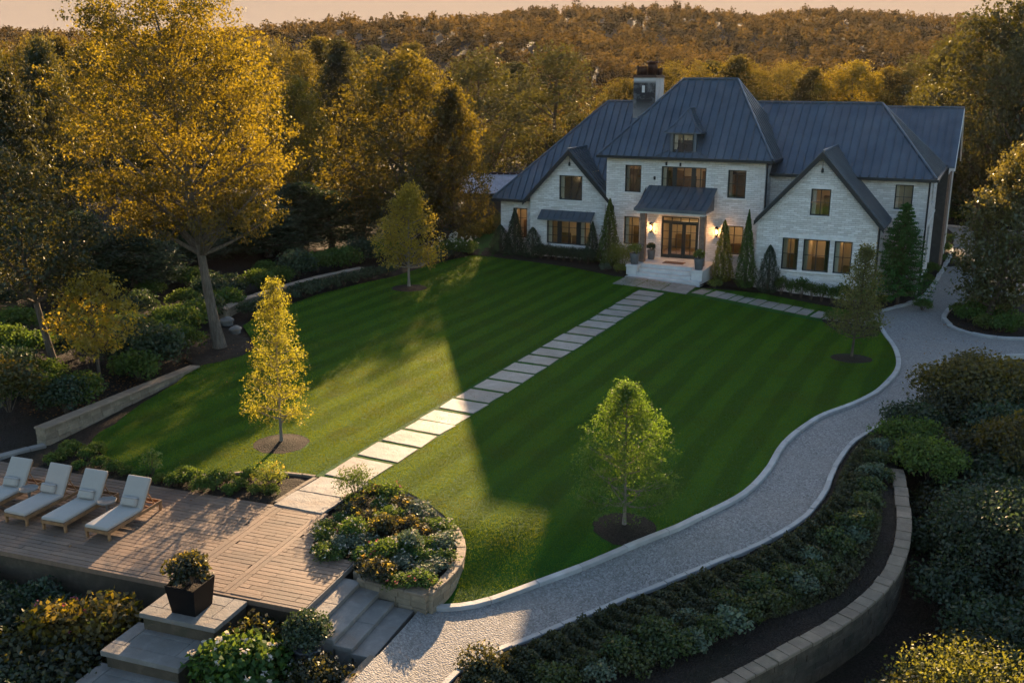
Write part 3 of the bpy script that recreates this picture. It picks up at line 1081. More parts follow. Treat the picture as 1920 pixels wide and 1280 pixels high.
# openings
WIN = dict(
    mu1=(1.18, 2.20, 4.45, 6.06), mu2=(3.45, 6.15, 4.63, 6.06), mu3=(7.43, 8.48, 4.40, 6.0),
    ml1=(1.20, 2.20, 1.27, 2.98), ml2=(7.42, 8.50, 1.13, 2.80), door=(3.58, 5.86, 0.62, 3.12))
ZB = -1.2
wall('wall', [(0, ZB), (9.57, ZB), (9.57, 6.66), (0, 6.66)], [WIN[k] for k in WIN], 'v', 0.0)
wall('wall', [(0.0, ZB), (6.2, ZB), (6.2, 6.66), (0.0, 6.66)], [], 'u', 9.57)
mb = MB(); mb.add([(0, 0.0, ZB), (0, 6.2, ZB), (0, 6.2, 6.66), (0, 0.0, 6.66)], [(0, 1, 2, 3)]); mb.add([(0, 6.2, ZB), (9.57, 6.2, ZB), (9.57, 6.2, 6.66), (0, 6.2, 6.66)], [(0, 1, 2, 3)]); mb.build('wall', M_BRICK, house)
window('v', 0, *WIN['mu1'], lit=0.25); window('v', 0, *WIN['mu3'], lit=0.25)
window('v', 0, *WIN['mu2'], lit=0.45, groups=[(3.45, 4.18, 2), (4.30, 5.32, 2), (5.44, 6.15, 2)])
window('v', 0, *WIN['ml1'], lit=1.0, rows=3, lintel=False); window('v', 0, *WIN['ml2'], lit=1.3, rows=3, lintel=False)
# left gable
lg_up = (-3.30, -1.74, 3.70, 5.22); lg_lo = (-4.13, -1.13, 0.88, 2.48)
wall('wall', [(-5.3, ZB), (0.0, ZB), (0.0, 3.95), (-2.565, 6.62), (-5.3, 3.75)], [lg_up, lg_lo], 'v', 0.4)
window('v', 0.4, *lg_up, lit=0.15); window('v', 0.4, *lg_lo, lit=0.7, rows=3, lintel=False, groups=[(-4.13, -3.35, 2), (-3.2, -2.05, 2), (-1.9, -1.13, 2)])
mb = MB(); mb.add([(-5.3, 0.4, ZB), (-5.3, 1.0, ZB), (-5.3, 1.0, 3.75), (-5.3, 0.4, 3.75)], [(0, 1, 2, 3)]); mb.build('wall', M_BRICK, house)
# left wing
lw = (-6.82, -5.80, 1.0, 2.92)
wall('wall', [(-7.7, ZB), (-5.3, ZB), (-5.3, 3.75), (-7.7, 3.75)], [lw], 'v', 1.0)
window('v', 1.0, *lw, lit=1.3, rows=3, lintel=False)
mb = MB(); mb.add([(-7.7, 1.0, ZB), (-7.7, 9.0, ZB), (-7.7, 9.0, 3.75), (-7.7, 1.0, 3.75)], [(0, 1, 2, 3)]); mb.add([(-7.7, 9.0, ZB), (2, 9.0, ZB), (2, 9.0, 3.75), (-7.7, 9.0, 3.75)], [(0, 1, 2, 3)]); mb.build('wall', M_BRICK, house)
# right gable
rg_up = (12.42, 13.46, 3.90, 5.34); rg_a = (11.08, 11.96, 0.83, 2.60); rg_b = (12.22, 13.62, 0.83, 2.60); rg_c = (13.86, 14.79, 0.83, 2.60)
wall('wall', [(9.85, ZB), (16.0, ZB), (16.0, 3.75), (12.93, 7.12), (9.85, 3.75)], [rg_up, rg_a, rg_b, rg_c], 'v', -1.7)
window('v', -1.7, *rg_up, lit=0.2)
window('v', -1.7, *rg_a, lit=0.5, sill=False, lintel=False); window('v', -1.7, *rg_b, lit=0.7, sill=False, lintel=False); window('v', -1.7, *rg_c, lit=0.5, sill=False, lintel=False)
mb = MB(); mb.box((10.92, -1.73, 2.604), (14.95, -1.66, 2.82)); mb.build('lintel', M_LINTEL, house)
mb = MB(); mb.box((10.98, -1.78, 0.73), (14.89, -1.64, 0.826)); mb.build('sill', M_LINTEL, house)
mb = MB(); mb.add([(9.85, -1.7, ZB), (9.85, 1.5, ZB), (9.85, 1.5, 3.75), (9.85, -1.7, 3.75)], [(0, 1, 2, 3)]); mb.build('wall', M_BRICK, house); mb = MB(); mb.add([(16.0, -1.7, ZB), (16.0, 1.5, ZB), (16.0, 1.5, 3.75), (16.0, -1.7, 3.75)], [(0, 1, 2, 3)]); mb.build('wall', M_BRICK, house)
# right wing
rw = (16.38, 17.32, 4.08, 5.44)
wall('wall', [(9.572, ZB), (18.05, ZB), (18.05, 5.9), (9.572, 5.9)], [rw], 'v', 1.5)
window('v', 1.5, *rw, lit=1.0)
sw = [(2.5, 3.7, 4.05, 5.4), (5.6, 6.8, 4.05, 5.4), (2.3, 3.9, 0.6, 2.7), (5.2, 6.9, 0.6, 2.7)]
wall('wall', [(1.5, ZB), (10.4, ZB), (10.4, 5.9), (1.5, 5.9)], sw, 'u', 18.05)
for q in sw:
    window('u', 18.05, *q, lit=0.3, lintel=False, room=True, rows=3)
mb = MB(); mb.box((18.04, 1.49, 3.0), (18.09, 10.39, 3.14)); mb.build('string_course', M_LINTEL, house)
# rear wing
wall('wall', [(10.4, ZB), (18.0, ZB), (18.0, 5.9), (14.2, 9.0), (10.4, 5.9)], [(13.9, 14.5, 7.0, 7.9)], 'u', 18.62)
window('u', 18.62, 13.9, 14.5, 7.0, 7.9, lit=0, lintel=False, sill=False, cols=1, room=False)
mb = MB(); mb.add([(18.05, 10.4, ZB), (18.62, 10.4, ZB), (18.62, 10.4, 5.9), (18.05, 10.4, 5.9)], [(0, 1, 2, 3)]); mb.build('dark_panel', M_DARKWALL, house)  # near-black wall strip between right wing and rear wing
mb = MB(); mb.box((18.61, 10.38, ZB), (18.72, 13.2, 5.3)); mb.build('timber_cladding', M_WOOD, house)

# ------------------------------------------------------------------ roofs
def clip_line(poly2, s, axis=0):
    """intervals of the line (coordinate axis == s) inside a 2-D polygon"""
    xs = []
    n = len(poly2)
    for i in range(n):
        a, b = poly2[i], poly2[(i + 1) % n]
        if (a[axis] - s) * (b[axis] - s) < 0:
            t = (s - a[axis]) / (b[axis] - a[axis])
            xs.append(a[1 - axis] + (b[1 - axis] - a[1 - axis]) * t)
    xs.sort()
    return list(zip(xs[::2], xs[1::2]))

def roof_face(mb, P, pitch=0.46, thick=0.10, seam_h=0.075, seam_w=0.028):
    P = [Vector(p) for p in P]
    n = Vector((0, 0, 0))
    for i in range(len(P)):
        a, b = P[i], P[(i + 1) % len(P)]
        n += Vector(((a.y - b.y) * (a.z + b.z), (a.z - b.z) * (a.x + b.x), (a.x - b.x) * (a.y + b.y)))
    n.normalize()
    if n.z < 0:
        n = -n; P.reverse()
    mb.prism([tuple(p) for p in P], thick)
    e = Vector((0, 0, 1)).cross(n)
    if e.length < 1e-6:
        return
    e.normalize(); d = n.cross(e)
    o = P[0]
    P2 = [((p - o).dot(e), (p - o).dot(d)) for p in P]
    s = min(p[0] for p in P2) + pitch * 0.5
    mx = max(p[0] for p in P2)
    while s < mx:
        for t0, t1 in clip_line(P2, s, 0):
            if t1 - t0 > 0.12:
                c = [o + e * (s + a) + d * t + n * h for t in (t0 + .02, t1 - .02) for h in (0.002, seam_h) for a in (-seam_w, seam_w)]
                mb.add(c, [(0, 2, 3, 1), (4, 5, 7, 6), (2, 6, 7, 3), (0, 4, 6, 2), (1, 3, 7, 5)])
        s += pitch
def cap_line(mb, a, b, r=0.075):
    mb.tube([a, b], r, 6)
def gutter(mb, a, b, w=0.13, h=0.15):
    a = Vector(a); b = Vector(b)
    t = (b - a).normalized(); nn = Vector((t.y, -t.x, 0))
    M = Matrix((( t.x, nn.x, 0, a.x), (t.y, nn.y, 0, a.y), (0, 0, 1, a.z), (0, 0, 0, 1)))
    mb.box((-0.02, -0.03, -h - .02), ((b - a).length + .02, w, -0.015), 0, M)

def hip_roof(name, u0, u1, v0, v1, z0, zr, r0, r1, left_hip=True, right_hip=True, gut=None):
    vm = (v0 + v1) / 2
    A, B, Cc, D = (u0, v0, z0), (u1, v0, z0), (u1, v1, z0), (u0, v1, z0)
    E, F = (r0, vm, zr), (r1, vm, zr)
    mb = MB()
    roof_face(mb, [A, B, F, E]); roof_face(mb, [Cc, D, E, F])
    if left_hip: roof_face(mb, [D, A, E])
    if right_hip: roof_face(mb, [B, Cc, F])
    ob = mb.build(name, M_ROOF, house)
    cp = MB()
    up = lambda p: (p[0], p[1], p[2] + 0.035)
    cap_line(cp, up(E), up(F))
    if left_hip: cap_line(cp, up(A), up(E)); cap_line(cp, up(D), up(E))
    if right_hip: cap_line(cp, up(B), up(F)); cap_line(cp, up(Cc), up(F))
    cp.build('ridge_cap', M_ROOF, ob)
    g = MB()
    gutter(g, A, B if gut is None else (gut, v0, z0))
    if right_hip: gutter(g, B, Cc)
    if left_hip: gutter(g, D, A)
    g.build('gutter', M_TRIM, ob)
    return ob
main_roof = hip_roof('roof', -0.42, 9.98, -0.42, 6.62, 6.64, 11.0, 3.62, 6.92)
hip_roof('roof', -8.08, 3.4, 0.56, 9.5, 3.54, 9.61, -1.9, 3.4, True, False, gut=-5.7)
hip_roof('roof', 6.0, 18.43, 1.12, 10.02, 5.83, 9.64, 6.0, 14.85, False, True)

def gable_roof(name, u0, um, u1, v0, v1, ze, zr, fascia=0.26):
    mb = MB()
    roof_face(mb, [(u0, v0, ze), (um, v0, zr), (um, v1, zr), (u0, v1, ze)], 0.42)
    roof_face(mb, [(u1, v0, ze), (um, v0, zr), (um, v1, zr), (u1, v1, ze)], 0.42)
    ob = mb.build(name, M_ROOF, house)
    cp = MB(); cap_line(cp, (um, v0 - .02, zr + .03), (um, v1, zr + .03)); cp.build('ridge_cap', M_ROOF, ob)
    f = MB()
    for ua in (u0, u1):
        P = [(ua, v0 - .05, ze), (um, v0 - .05, zr), (um, v0 - .05, zr - fascia * 1.35), (ua, v0 - .05, ze - fascia)]
        Q = [(p[0], v0 + .02, p[2]) for p in P]
        f.add(P + Q, [(0, 1, 2, 3), (7, 6, 5, 4), (0, 4, 5, 1), (1, 5, 6, 2), (2, 6, 7, 3), (3, 7, 4, 0)])
    f.build('bargeboard', M_TRIM, ob)
    return ob
gable_roof('roof', -5.67, -2.565, 0.54, 0.03, 4.0, 3.53, 6.83)
gable_roof('roof', 9.52, 12.93, 16.34, -2.08, 4.0, 3.48, 7.34)
# rear wing: ridge along u, gable at the right
mb = MB()
roof_face(mb, [(10.5, 10.0, 5.83), (18.95, 10.0, 5.83), (18.95, 14.2, 9.22), (10.5, 14.2, 9.22)])
roof_face(mb, [(10.5, 18.4, 5.83), (18.95, 18.4, 5.83), (18.95, 14.2, 9.22), (10.5, 14.2, 9.22)])
ob = mb.build('roof', M_ROOF, house)
mb = MB(); cap_line(mb, (10.5, 14.2, 9.25), (18.97, 14.2, 9.25)); mb.build('ridge_cap', M_ROOF, ob)
mb = MB()
for vv in (10.0, 18.4):
    P = [(18.91, vv, 5.80), (18.91, 14.2, 9.19), (18.91, 14.2, 8.9), (18.91, vv, 5.55)]
    Q = [(18.99, p[1], p[2]) for p in P]
    mb.add(P + Q, [(0, 1, 2, 3), (7, 6, 5, 4), (0, 4, 5, 1), (1, 5, 6, 2), (2, 6, 7, 3), (3, 7, 4, 0)])
mb.build('bargeboard', M_LINTEL, ob)
# downpipes
for (x, y, z0, z1) in ((9.66, -0.07, -1, 6.5), (-0.09, 0.33, -1, 3.6), (16.08, -1.62, -1, 3.4), (18.12, 1.55, -1, 5.7)):
    mb = MB(); mb.tube([(x, y, z0), (x, y, z1)], 0.05, 8); mb.build('downpipe', M_TRIM, house)
# corner pier left of the right gable
mb = MB(); mb.box((9.62, -1.72, ZB), (9.95, -1.35, 3.55)); mb.build('corner_pier', M_BRICK, house)

# chimney
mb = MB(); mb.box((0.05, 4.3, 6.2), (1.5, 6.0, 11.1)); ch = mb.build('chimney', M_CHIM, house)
mb = MB(); mb.box((0.0, 4.25, 11.1), (1.55, 6.05, 11.2)); mb.box((0.06, 4.31, 11.2), (1.49, 5.99, 11.26)); mb.build('crown', M_COPPER, ch)
for i, (x, y, r, h) in enumerate(((0.42, 4.75, 0.34, 0.52), (0.92, 5.35, 0.33, 0.85), (1.25, 5.7, 0.22, 0.42))):
    mb = MB(); mb.lathe([(r, 0), (r * .94, h * .7), (r * .94, h * .86), (r * 1.12, h * .88), (r * 1.12, h), (r * .8, h)], 16, (x, y, 11.26)); mb.build('chimney_pot', M_COPPER, ch, True)
mb = MB(); mb.box((0.62, 4.27, 10.2), (0.80, 4.31, 10.62)); mb.build('wall_plate', M_LINTEL, ch)

# dormer on the main roof
dm = MB()
dv = -0.20
dm.box((3.98, dv + .02, 6.75), (4.14, 1.6, 8.02)); dm.box((5.36, dv + .02, 6.75), (5.52, 1.6, 8.02)); dm.box((4.142, dv + .02, 7.97), (5.358, 1.6, 8.02)); dm.box((4.142, dv + .02, 6.75), (5.358, 1.2, 6.90))
dorm = dm.build('dormer', M_ROOF, house)
mb = MB()
A, B = (3.62, -0.38, 8.04), (5.88, -0.38, 8.04)
# flared hipped cap: lower skirt and steeper top
a1, b1 = (4.05, -0.08, 8.40), (5.45, -0.08, 8.40)
ap = (4.75, 0.75, 9.35)
a2, b2 = (4.05, 2.2, 8.40), (5.45, 2.2, 8.40)
A2, B2 = (3.62, 2.2, 8.04), (5.88, 2.2, 8.04)
apr = (4.75, 2.8, 9.35)
for q in ([A, B, b1, a1], [a1, b1, ap], [B, B2, b2, b1], [A2, A, a1, a2], [b1, b2, apr, ap], [a2, a1, ap, apr]):
    roof_face(mb, q, 0.40, 0.05, 0.045)
for a, b in ((A, a1), (a1, ap), (B, b1), (b1, ap), (ap, apr)):
    cap_line(mb, (a[0], a[1], a[2] + .02), (b[0], b[1], b[2] + .02), 0.05)
mb.build('dormer_roof', M_ROOF, dorm)
mb = MB()
for x0, x1 in ((4.14, 4.20), (4.72, 4.78), (5.30, 5.36)): mb.box((x0, dv - .02, 6.90), (x1, dv + .06, 7.97))
for z0, z1 in ((6.90, 6.96), (7.41, 7.445), (7.91, 7.97)):
    mb.box((4.202, dv - .015, z0), (4.718, dv + .055, z1)); mb.box((4.782, dv - .015, z0), (5.298, dv + .055, z1))
mb.build('dormer_window', M_FRAME, dorm)
mb = MB(); mb.add([(4.15, dv + .03, 6.93), (5.35, dv + .03, 6.93), (5.35, dv + .03, 7.94), (4.15, dv + .03, 7.94)], [(0, 1, 2, 3)]); mb.build('pane', M_GLASS, dorm)
mb = MB()
mb.add([(4.15, .35, 6.9), (5.35, .35, 6.9), (5.35, .35, 7.96), (4.15, .35, 7.96)], [(0, 1, 2, 3)], 0)
for i in range(4): mb.box((4.2 + .05 * i, -.08 + .02 * (i % 2), 6.92), (4.25 + .05 * i, -.05 + .02 * (i % 2), 7.95), 1)
mb.build('interior', [M_ROOMW, M_CURT], dorm)
# flashing strips beside the dormer
mb = MB()
cap_line(mb, (3.98, -0.1, 7.08), (3.2, -0.40, 6.70), 0.035); cap_line(mb, (5.52, -0.1, 7.08), (6.25, -0.40, 6.70), 0.035)
mb.build('flashing', M_ROOF, dorm)

# awning over the left triple window
mb = MB()
roof_face(mb, [(-4.5, -0.22, 2.56), (-0.86, -0.22, 2.56), (-0.86, 0.395, 3.02), (-4.5, 0.395, 3.02)], 0.42, 0.05, 0.04)
mb.box((-4.5, -0.25, 2.44), (-0.86, -0.22, 2.56))
aw = mb.build('awning', M_ROOF, house)
# wall lights high on the gables
for x, y, z in ((-2.6, 0.32, 5.95), (12.93, -1.78, 6.35)):
    mb = MB(); mb.tube([(x, y + .06, z + .42), (x, y, z + .36), (x, y, z + .1)], 0.012, 6); mb.lathe([(0.05, 0), (0.075, .05), (0.06, .2), (0.02, .26)], 8, (x, y, z - .14)); mb.build('gable_lamp', M_TRIM, house)
for x, z in ((3.05, 5.35), (3.75, 6.22), (4.6, 6.2)):
    mb = MB(); mb.box((x - .05, -0.09, z - .10), (x + .05, -0.0, z + .10)); mb.tube([(x, -.09, z - .05), (x, -.16, z + .02)], 0.035, 8); mb.build('wall_fixture', M_TRIM, house)

# ------------------------------------------------------------------ porch
po = MB()
# canopy: gently curved lean-to
prof = [(-0.02, 4.92), (-0.5, 4.62), (-1.0, 4.28), (-1.5, 3.99), (-2.0, 3.80)]
for (v1, z1), (v2, z2) in zip(prof, prof[1:]):
    x0a, x1a = 2.72 - 0.10 * (-v1), 6.86 - 0.03 * (-v1)
    x0b, x1b = 2.72 - 0.10 * (-v2), 6.86 - 0.03 * (-v2)
    roof_face(po, [(x0b, v2, z2), (x1b, v2, z2), (x1a, v1, z1), (x0a, v1, z1)], 0.455, 0.05, 0.045)
po.box((2.50, -2.06, 3.62), (6.80, -2.0, 3.795))
pc = po.build('porch_canopy', M_ROOF, house)
for x in (2.55, 6.72):
    mb = MB(); mb.add([(x, -1.98, 3.62), (x, -0.02, 3.62), (x, -0.02, 4.84), (x, -1.0, 4.2), (x, -1.98, 3.75)], [(0, 1, 2, 3, 4)]); mb.build('canopy_side', M_ROOF, pc)
mb = MB(); mb.box((2.62, -1.96, 3.50), (6.68, -0.02, 3.61)); mb.build('canopy_ceiling', M_LINTEL, pc)
for x in (2.86, 6.42):
    mb = MB(); mb.bevbox((x, -1.93, 0.62), (x + .33, -1.60, 3.5), 0.015); mb.build('porch_post', M_WOOD, house)
mb = MB(); mb.bevbox((2.5, -2.30, -1.0), (7.02, 0.0, 0.60), 0.02); mb.build('porch_floor', M_PORCH, house)
for k, (z, d) in enumerate(((0.40, 0.38), (0.20, 0.76), (0.02, 1.14))):
    mb = MB()
    if k < 2:
        mb.bevbox((3.16, -2.30 - d, -0.9), (6.36, -2.31 + (0.0 if k == 0 else -0.38 * k), z), 0.018)
    else:
        mb.bevbox((2.55, -2.30 - d, -0.9), (7.0, -2.31 - 0.76, z), 0.018)
    mb.build('porch_step', M_PORCH, house)
for x in (2.5, 6.38):
    mb = MB(); mb.bevbox((x, -3.04, -0.9), (x + .64, -2.302, 0.48), 0.015); mb.bevbox((x - .04, -3.08, 0.48), (x + .68, -2.302, 0.60), 0.015); mb.build('porch_cheek_block', M_PORCH, house)
# front door with sidelight and transom
fr = MB()
y0, y1 = 0.10, 0.19
def bar(x0, x1, z0, z1, ya=y0, yb=y1): fr.box((x0, ya, z0), (x1, yb, z1))
bar(3.58, 3.66, .62, 3.12); bar(5.78, 5.86, .62, 3.12); bar(3.662, 5.778, 3.05, 3.12); bar(3.662, 5.778, 2.78, 2.86); bar(4.02, 4.10, .62, 2.778)
bar(3.662, 4.018, .62, .82); bar(3.662, 4.018, 2.70, 2.778)
for k in range(1, 4): bar(3.662 + 2.116 * k / 4 - .02, 3.662 + 2.116 * k / 4 + .02, 2.862, 3.048, .11, .18)
for k in range(1, 4): bar(3.662, 4.018, .82 + 1.88 * k / 4 - .012, .82 + 1.88 * k / 4 + .012, .12, .17)
door = fr.build('front_door', M_FRAME, house)
for a, b in ((4.104, 4.937), (4.945, 5.776)):
    fr = MB()
    def bar(x0, x1, z0, z1, ya=.09, yb=.16): fr.box((x0, ya, z0), (x1, yb, z1))
    bar(a, a + .10, .64, 2.77); bar(b - .10, b, .64, 2.77); bar(a + .102, b - .102, .64, .88); bar(a + .102, b - .102, 2.66, 2.77)
    bar((a + b) / 2 - .013, (a + b) / 2 + .013, .88, 2.66, .10, .15)
    for k in range(1, 4): bar(a + .102, b - .102, .88 + 1.78 * k / 4 - .013, .88 + 1.78 * k / 4 + .013, .105, .145)
    fr.build('door_leaf', M_FRAME, door)
    mb = MB(); xx = b - .05 if a < 4.5 else a + .05
    mb.tube([(xx, .085, 1.5), (xx, .04, 1.5), (xx, .04, 1.85), (xx, .085, 1.85)], .012, 6); mb.build('handle', M_COPPER, door)
mb = MB(); mb.add([(3.6, .14, .65), (5.84, .14, .65), (5.84, .14, 3.1), (3.6, .14, 3.1)], [(0, 1, 2, 3)]); mb.build('pane', M_GLASS, door)
rm = MB()
x0, x1, v1, z0, z1 = 2.9, 6.6, 4.0, 0.6, 3.5
rm.add([(x0, v1, z0), (x1, v1, z0), (x1, v1, z1), (x0, v1, z1)], [(0, 1, 2, 3)], 0)
rm.add([(x0, .225, z0), (x0, v1, z0), (x0, v1, z1), (x0, .225, z1)], [(0, 1, 2, 3)], 0); rm.add([(x1, .225, z0), (x1, v1, z0), (x1, v1, z1), (x1, .225, z1)], [(0, 1, 2, 3)], 0)
rm.add([(x0, .225, z0 + .01), (x1, .225, z0 + .01), (x1, v1, z0 + .01), (x0, v1, z0 + .01)], [(0, 1, 2, 3)], 2); rm.add([(x0, .225, z1), (x1, .225, z1), (x1, v1, z1), (x0, v1, z1)], [(0, 1, 2, 3)], 0)
rm.box((3.4, 3.6, .62), (4.3, 3.98, 1.5), 1); rm.box((5.2, 3.0, .62), (6.0, 3.9, 1.9), 1)
rm.box((4.2, 1.2, 3.3), (5.3, 2.2, 3.36), 4)
rm.build('interior', [M_ROOMW, M_ROOMB, M_ROOMF, M_CURT, M_LAMP], door)

# lanterns
def lantern(x, z):
    mb = MB()
    mb.box((x - .05, -.03, z - .26), (x + .05, -.002, z + .26))
    mb.tube([(x, -.03, z + .15), (x, -.14, z + .33), (x, -.16, z + .30)], .014, 6)
    for sx in (-.09, .075):
        for sy in (-.25, -.085): mb.box((x + sx, sy, z - .22), (x + sx + .015, sy + .015, z + .18))
    mb.box((x - .095, -.255, z - .25), (x + .095, -.065, z - .22))
    mb.add([(x - .12, -.28, z + .18), (x + .12, -.28, z + .18), (x + .12, -.04, z + .18), (x - .12, -.04, z + .18), (x, -.16, z + .33)], [(0, 1, 4), (1, 2, 4), (2, 3, 4), (3, 0, 4), (3, 2, 1, 0)])
    mb.lathe([(.03, -.34), (.05, -.30), (.02, -.25)], 8, (x, -.16, z))
    o = mb.build('wall_lantern', M_TRIM, house)
    b = MB(); b.lathe([(.012, -.13), (.045, -.08), (.04, .02), (.010, .10)], 10, (x, -.16, z)); b.build('flame', M_BULB, o, True)
    L = bpy.data.lights.new('lantern_light', 'POINT'); L.energy = 11; L.color = (1.0, 0.50, 0.18); L.shadow_soft_size = 0.05
    lo = bpy.data.objects.new('lantern_light', L); COL.objects.link(lo); lo.parent = o; lo.location = (x, -.34, z - .02)
lantern(2.98, 2.42); lantern(6.98, 2.42)

# door mat and potted plants on the porch are things of their own (see below)

# ------------------------------------------------------------------ outbuilding behind the left wing
sx0, sy0 = G(862, 362, 2.5)
sh = thing('outbuilding', 'low dark shed with a pale ribbed metal roof behind the left house wing', 'shed', (sx0, sy0, 0), -0.05)
mb = MB(); mb.box((0.3, 0.3, -0.3), (9.7, 4.0, 2.45)); mb.build('wall', M_DARKWALL, sh)
M_SHEDROOF = flat_mat('pale_ribbed_metal', (0.30, 0.27, 0.27), 0.35, 0.8, 0.2, 3)
mb = MB(); roof_face(mb, [(0, 0, 2.5), (10, 0, 2.5), (10, 2.4, 3.75), (0, 2.4, 3.75)], 0.5, 0.08, 0.07, 0.03); roof_face(mb, [(0, 4.8, 2.5), (10, 4.8, 2.5), (10, 2.4, 3.75), (0, 2.4, 3.75)], 0.5, 0.08)
rf = mb.build('roof', M_SHEDROOF, sh)
mb = MB(); cap_line(mb, (0, 2.4, 3.78), (10, 2.4, 3.78), .08); mb.build('ridge_cap', M_COPPER, rf)
# ------------------------------------------------------------------ foliage
def mk_bark(name, a, b):
    m = NT(name)
    P = m.coord('Object')
    mp = m.n('ShaderNodeMapping'); mp.inputs['Scale'].default_value = (9, 9, 1.4); m.l(P, mp.inputs[0])
    n = m.noise(1.5, 7, 0.7, mp.outputs[0], 0.6)
    m.setc(m.ramp(n, [(0.3, a), (0.7, b)])); m.rough(0.9); m.b.inputs['Specular IOR Level'].default_value = 0.15
    m.l(m.bump(n, 0.9, 0.05), m.b.inputs['Normal'])
    return m.mat
M_BARK = mk_bark('brown_bark', (0.045, 0.033, 0.024), (0.15, 0.115, 0.085))
M_BARK2 = mk_bark('grey_brown_bark', (0.065, 0.05, 0.038), (0.19, 0.15, 0.115))
M_BARKG = mk_bark('grey_bark', (0.11, 0.09, 0.07), (0.28, 0.235, 0.19))
LF_GOLD = leaf_mat('golden_leaf', (0.018, 0.022, 0.005), (0.10, 0.080, 0.012), (0.38, 0.265, 0.010), 0.36, 0.05, 0.12)
LF_YOUNG = leaf_mat('yellow_green_leaf', (0.045, 0.046, 0.007), (0.14, 0.12, 0.018), (0.42, 0.37, 0.02), 0.45, 0.05, 0.1)
LF_AMBER = leaf_mat('amber_green_leaf', (0.009, 0.016, 0.005), (0.050, 0.048, 0.011), (0.25, 0.18, 0.010), 0.32, 0.05, 0.45)
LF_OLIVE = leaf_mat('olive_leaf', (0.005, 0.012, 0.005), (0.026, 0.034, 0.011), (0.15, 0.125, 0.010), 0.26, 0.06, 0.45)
LF_HILL = leaf_mat('hillside_leaf', (0.008, 0.010, 0.005), (0.050, 0.035, 0.012), (0.16, 0.095, 0.012), 0.26, 0.03, 0.1)
LF_GREEN = leaf_mat('fresh_green_leaf', (0.030, 0.066, 0.007), (0.09, 0.15, 0.018), (0.17, 0.26, 0.015), 0.42, 0.05, 0.1)
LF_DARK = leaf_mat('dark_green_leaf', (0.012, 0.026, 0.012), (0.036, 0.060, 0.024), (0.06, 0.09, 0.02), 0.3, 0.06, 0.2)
LF_CYPR = leaf_mat('cypress_leaf', (0.028, 0.058, 0.012), (0.082, 0.132, 0.026), (0.15, 0.21, 0.02), 0.35, 0.03, 0.15)
LF_SPRUCE = leaf_mat('spruce_needle', (0.026, 0.066, 0.014), (0.068, 0.150, 0.028), (0.09, 0.18, 0.02), 0.3, 0.03, 0.1)
LF_BROWNC = leaf_mat('bronze_conifer_leaf', (0.050, 0.056, 0.018), (0.150, 0.140, 0.045), (0.24, 0.22, 0.03), 0.35, 0.04, 0.1)
LF_GLOSS = leaf_mat('glossy_dark_leaf', (0.018, 0.030, 0.010), (0.060, 0.066, 0.020), (0.22, 0.17, 0.02), 0.35, 0.07, 0.15, 0.35)
LF_COVER = leaf_mat('ground_cover_leaf', (0.020, 0.030, 0.010), (0.075, 0.070, 0.030), (0.09, 0.09, 0.02), 0.3, 0.05, 0.15)
LF_COVER2 = leaf_mat('perennial_leaf', (0.018, 0.032, 0.009), (0.060, 0.078, 0.022), (0.10, 0.12, 0.02), 0.35, 0.05, 0.2)
LF_LITTER = leaf_mat('fallen_leaf', (0.09, 0.045, 0.015), (0.26, 0.15, 0.04), (0.3, 0.15, 0.02), 0.25, 0.04, 0.1)
LF_LITGOLD = leaf_mat('sunlit_golden_leaf', (0.06, 0.045, 0.008), (0.24, 0.165, 0.02), (0.55, 0.38, 0.02), 0.45, 0.05, 0.1)  # brighter copy of the golden leaf, sunlight put into the colour
LF_SAGE = leaf_mat('sage_leaf', (0.05, 0.075, 0.045), (0.14, 0.17, 0.11), (0.12, 0.16, 0.05), 0.3, 0.06, 0.15)
LF_TWIG = leaf_mat('yellow_twig_leaf', (0.030, 0.036, 0.008), (0.11, 0.11, 0.02), (0.26, 0.24, 0.02), 0.4, 0.05, 0.1)
LF_LIME = leaf_mat('lime_leaf', (0.06, 0.085, 0.012), (0.17, 0.20, 0.04), (0.30, 0.32, 0.03), 0.45, 0.05, 0.1)
M_PETALW = leaf_mat('white_petal', (0.45, 0.40, 0.33), (0.66, 0.60, 0.50), (0.5, 0.4, 0.2), 0.3, 0.02, 0.1)
M_PETALP = leaf_mat('pink_petal', (0.30, 0.05, 0.09), (0.45, 0.14, 0.18), (0.5, 0.1, 0.1), 0.3, 0.02, 0.1)
M_PETALY = leaf_mat('yellow_petal', (0.45, 0.26, 0.03), (0.62, 0.42, 0.06), (0.6, 0.4, 0.05), 0.35, 0.02, 0.1)

def unit(n, rng):
    v = rng.normal(size=(n, 3)); return v / np.linalg.norm(v, axis=1, keepdims=True)

def leaf_quads(C, size, rng, aspect=0.55, up=0.35, outward=None, ow=0.0, vary=0.35, droop=0.0):
    """rhombus leaves centred at C (n,3) -> (n*4,3)"""
    n = len(C)
    N = unit(n, rng); N[:, 2] += up
    if outward is not None:
        N += outward * ow
    N /= np.linalg.norm(N, axis=1, keepdims=True) + 1e-9
    T = unit(n, rng)
    if outward is not None:
        T += outward * 0.8
    T[:, 2] -= droop
    T -= N * np.sum(T * N, 1, keepdims=True)
    T /= np.linalg.norm(T, axis=1, keepdims=True) + 1e-9
    B = np.cross(N, T)
    s = (size * (1 + vary * rng.uniform(-1, 1, n)))[:, None]
    V = np.empty((n, 4, 3))
    V[:, 0] = C - T * s * 0.5
    V[:, 1] = C + B * s * aspect * 0.5 + N * s * 0.08 - T * s * 0.05
    V[:, 2] = C + T * s * 0.5
    V[:, 3] = C - B * s * aspect * 0.5 + N * s * 0.08 - T * s * 0.05
    return V.reshape(-1, 3)

def bez(a, b, c, n):
    return [a * (1 - t) ** 2 + b * 2 * t * (1 - t) + c * t * t for t in [i / n for i in range(n + 1)]]

